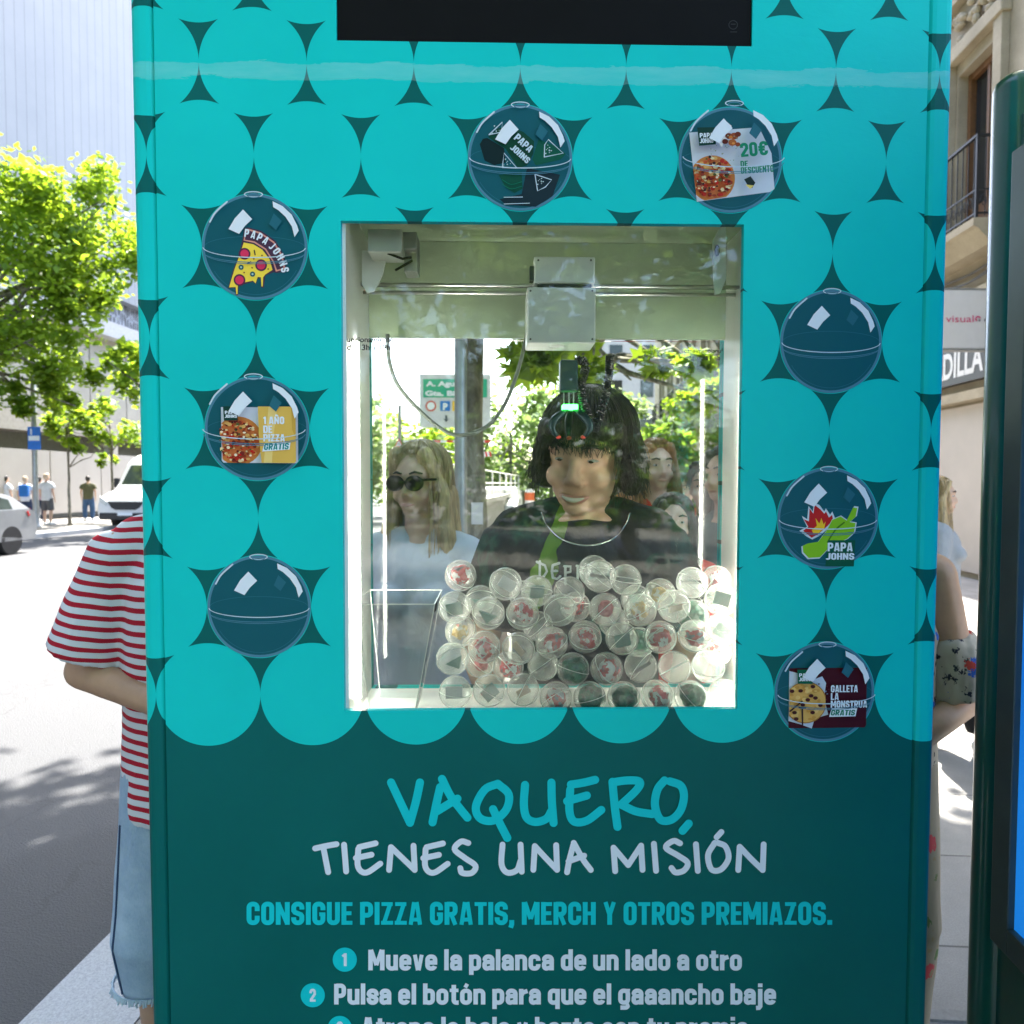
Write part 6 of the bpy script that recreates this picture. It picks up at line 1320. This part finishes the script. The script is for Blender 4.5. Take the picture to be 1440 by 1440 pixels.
for k, (z, sag) in enumerate(((4.86, .05), (4.78, .10), (4.70, .03))): r_.tube([(x, .06+.02*k, z-sag*sin((x-2)*1.7)**2) for x in np.linspace(3, 40, 90)], .014 if k else .022, 6)
r_.build('wall_cable', mat('cable_grey', (.10, .09, .08), .6), hs, world=False)
# the shop: blank shutters, dark fascia with its name
hb('shutter', 10.2, 15.2, .001, .05, .1, 2.75, mat('shutter_paint', (.44, .38, .32), .6, var=.05, vs=2))
hb('ledge', 9.8, 15.6, .001, .22, 2.80, 2.95, STONE)
fs = empty('shop_fascia', S(12.6, FL_-.001, 3.08), 'dark shop fascia with white capital letters above the shutter', 'shop sign', None, AZ)
b = MB(); b.box((0, .07, .36), (5.6, .12, .66), bev=.01); b.build('board', mat('fascia_dark', (.045, .042, .036), .5), fs, world=False)
b = MB(); v, f = text_tris('PADILLA', .03); x0 = min(p[0] for p in v); x9 = max(p[0] for p in v)
s0, s1 = on_lat(1312, FL_)-12.6, on_lat(1391, FL_)-12.6
b.add([(s0+(s1-s0)*(p[0]-x0)/(x9-x0), .135, .16+p[1]*.42/.73) for p in v], f); b.build('lettering', mat('letter_white', (.66, .64, .60), .5, var=.03), fs, world=False, fix=False)
q = P(1390, 450, 9.2)
vs_ = empty('hanging_sign', q, 'white projecting shop sign with thin pink lettering on the stone facade', 'shop sign')
b = MB(); p0, p1 = P(1316, 490, 9.2), P(1432, 408, 9.2); b.box(((p0.x+p1.x)/2, 9.2+.08, (p0.z+p1.z)/2), (p1.x-p0.x, .16, p1.z-p0.z), bev=.012); b.build('sign_box', mat('sign_face', (.66, .63, .61), .4, var=.03), vs_)
b = MB(); b.box(((p0.x+p1.x)/2, 9.2+.08, p1.z+.012), (p1.x-p0.x, .17, .02)); b.build('top_trim', LAMP, vs_); b = MB(); b.box(((p0.x+p1.x)/2, 9.2+.08, p0.z-.012), (p1.x-p0.x, .17, .02)); b.build('bottom_trim', LAMP, vs_)
PK = flat((206, 64, 110)); GY2 = flat((120, 112, 116)); a = Art(lambda x, v: P(x, 453-v, 9.195), 0, .003)
a.text('visual', 1330, 0, 39, 9.5, PK, 0); a.ring((1375, 4.5), 3.2, 2.0, PK, 16, a0=.2, a1=4.2); a.disc((1377, 2.5), 1.6, GY2, 12); a.text('c', 1383, 0, 8, 8, GY2, 0); a.build('lettering', vs_)
# advertising pillar on the right
GRP = mat('dark_green_paint', (.004, .078, .062), .28, var=.12, vs=4, bs=.08, bsc=30, coat=.4); FRM = mat('frame_grey', (.06, .09, .085), .4, .3)
AY = .36; pc = P(1384, 720, AY).x+.052
ad = empty('advertising_panel', (pc, AY, 0), 'dark green advertising panel with blue lit poster and rounded end post, at right edge', 'advertising panel', None, -A_ST)
ptop = P(1425, 106, AY).z
b = MB(); b.lathe((0, 0, 0), [(.058, 0), (.058, .1), (.05, .12), (.05, ptop-.03), (.046, ptop-.014), (.035, ptop-.004), (.018, ptop)], 40); b.build('end_post', GRP, ad, smooth=True, world=False)
b = MB(); b.lathe((0, -1.36, 0), [(.058, 0), (.058, .1), (.05, .12), (.05, ptop-.03), (.046, ptop-.014), (.035, ptop-.004), (.018, ptop)], 40); b.build('end_post', GRP, ad, smooth=True, world=False)
fz0, fz1 = P(1399, 1322, AY-.06).z, P(1428, 212, AY-.06).z
b = MB(); b.box((.012, -.68, (.35+ptop-.1)/2), (.07, 1.27, ptop-.45)); b.build('panel_core', GRP, ad, world=False)
b = MB(); x0 = -.045
for y0, y1, z0, z1 in ((-1.30, -1.24, fz0, fz1), (-.115, -.058, fz0, fz1), (-1.24, -.115, fz0, fz0+.055), (-1.24, -.115, fz1-.055, fz1)): b.box((x0+.010, (y0+y1)/2, (z0+z1)/2), (.026, y1-y0, z1-z0), bev=.003)
b.build('poster_frame', FRM, ad, world=False)
def poster():
    m, nt, b, o = nodes('blue_poster'); co = obj_co(nt); f = noise_(nt, 1.3, 3, .5, co); c = ramp(nt, f, [(.3, (.004, .09, .36)), (.7, (.01, .17, .5))]); nt.links.new(c, b.inputs['Base Color']); nt.links.new(c, b.inputs['Emission Color']); b.inputs['Emission Strength'].default_value = .22; b.inputs['Roughness'].default_value = .1; return m
b = MB(); b.box((-.030, -.678, (fz0+fz1)/2), (.008, 1.13, fz1-fz0-.108)); b.build('poster', poster(), ad, world=False)
# pale block of flats far behind the leaves
q = at(930, 75); fb = empty('apartment_block', (q[0], q[1], 0), 'pale block of flats far down the street behind the leaves', 'building', None, 0)
b = MB(); b.box((0, 6, 11), (13, 12, 22)); b.build('wall', mat('pale_render', (.5, .46, .44), .8), fb, world=False)
for i in range(4):
    for j in range(5): f = MB(); f.box((-4.8+i*3.2, -.02, 4+j*3.6), (1.3, .1, 1.7)); f.build('window', DGL, fb, world=False)
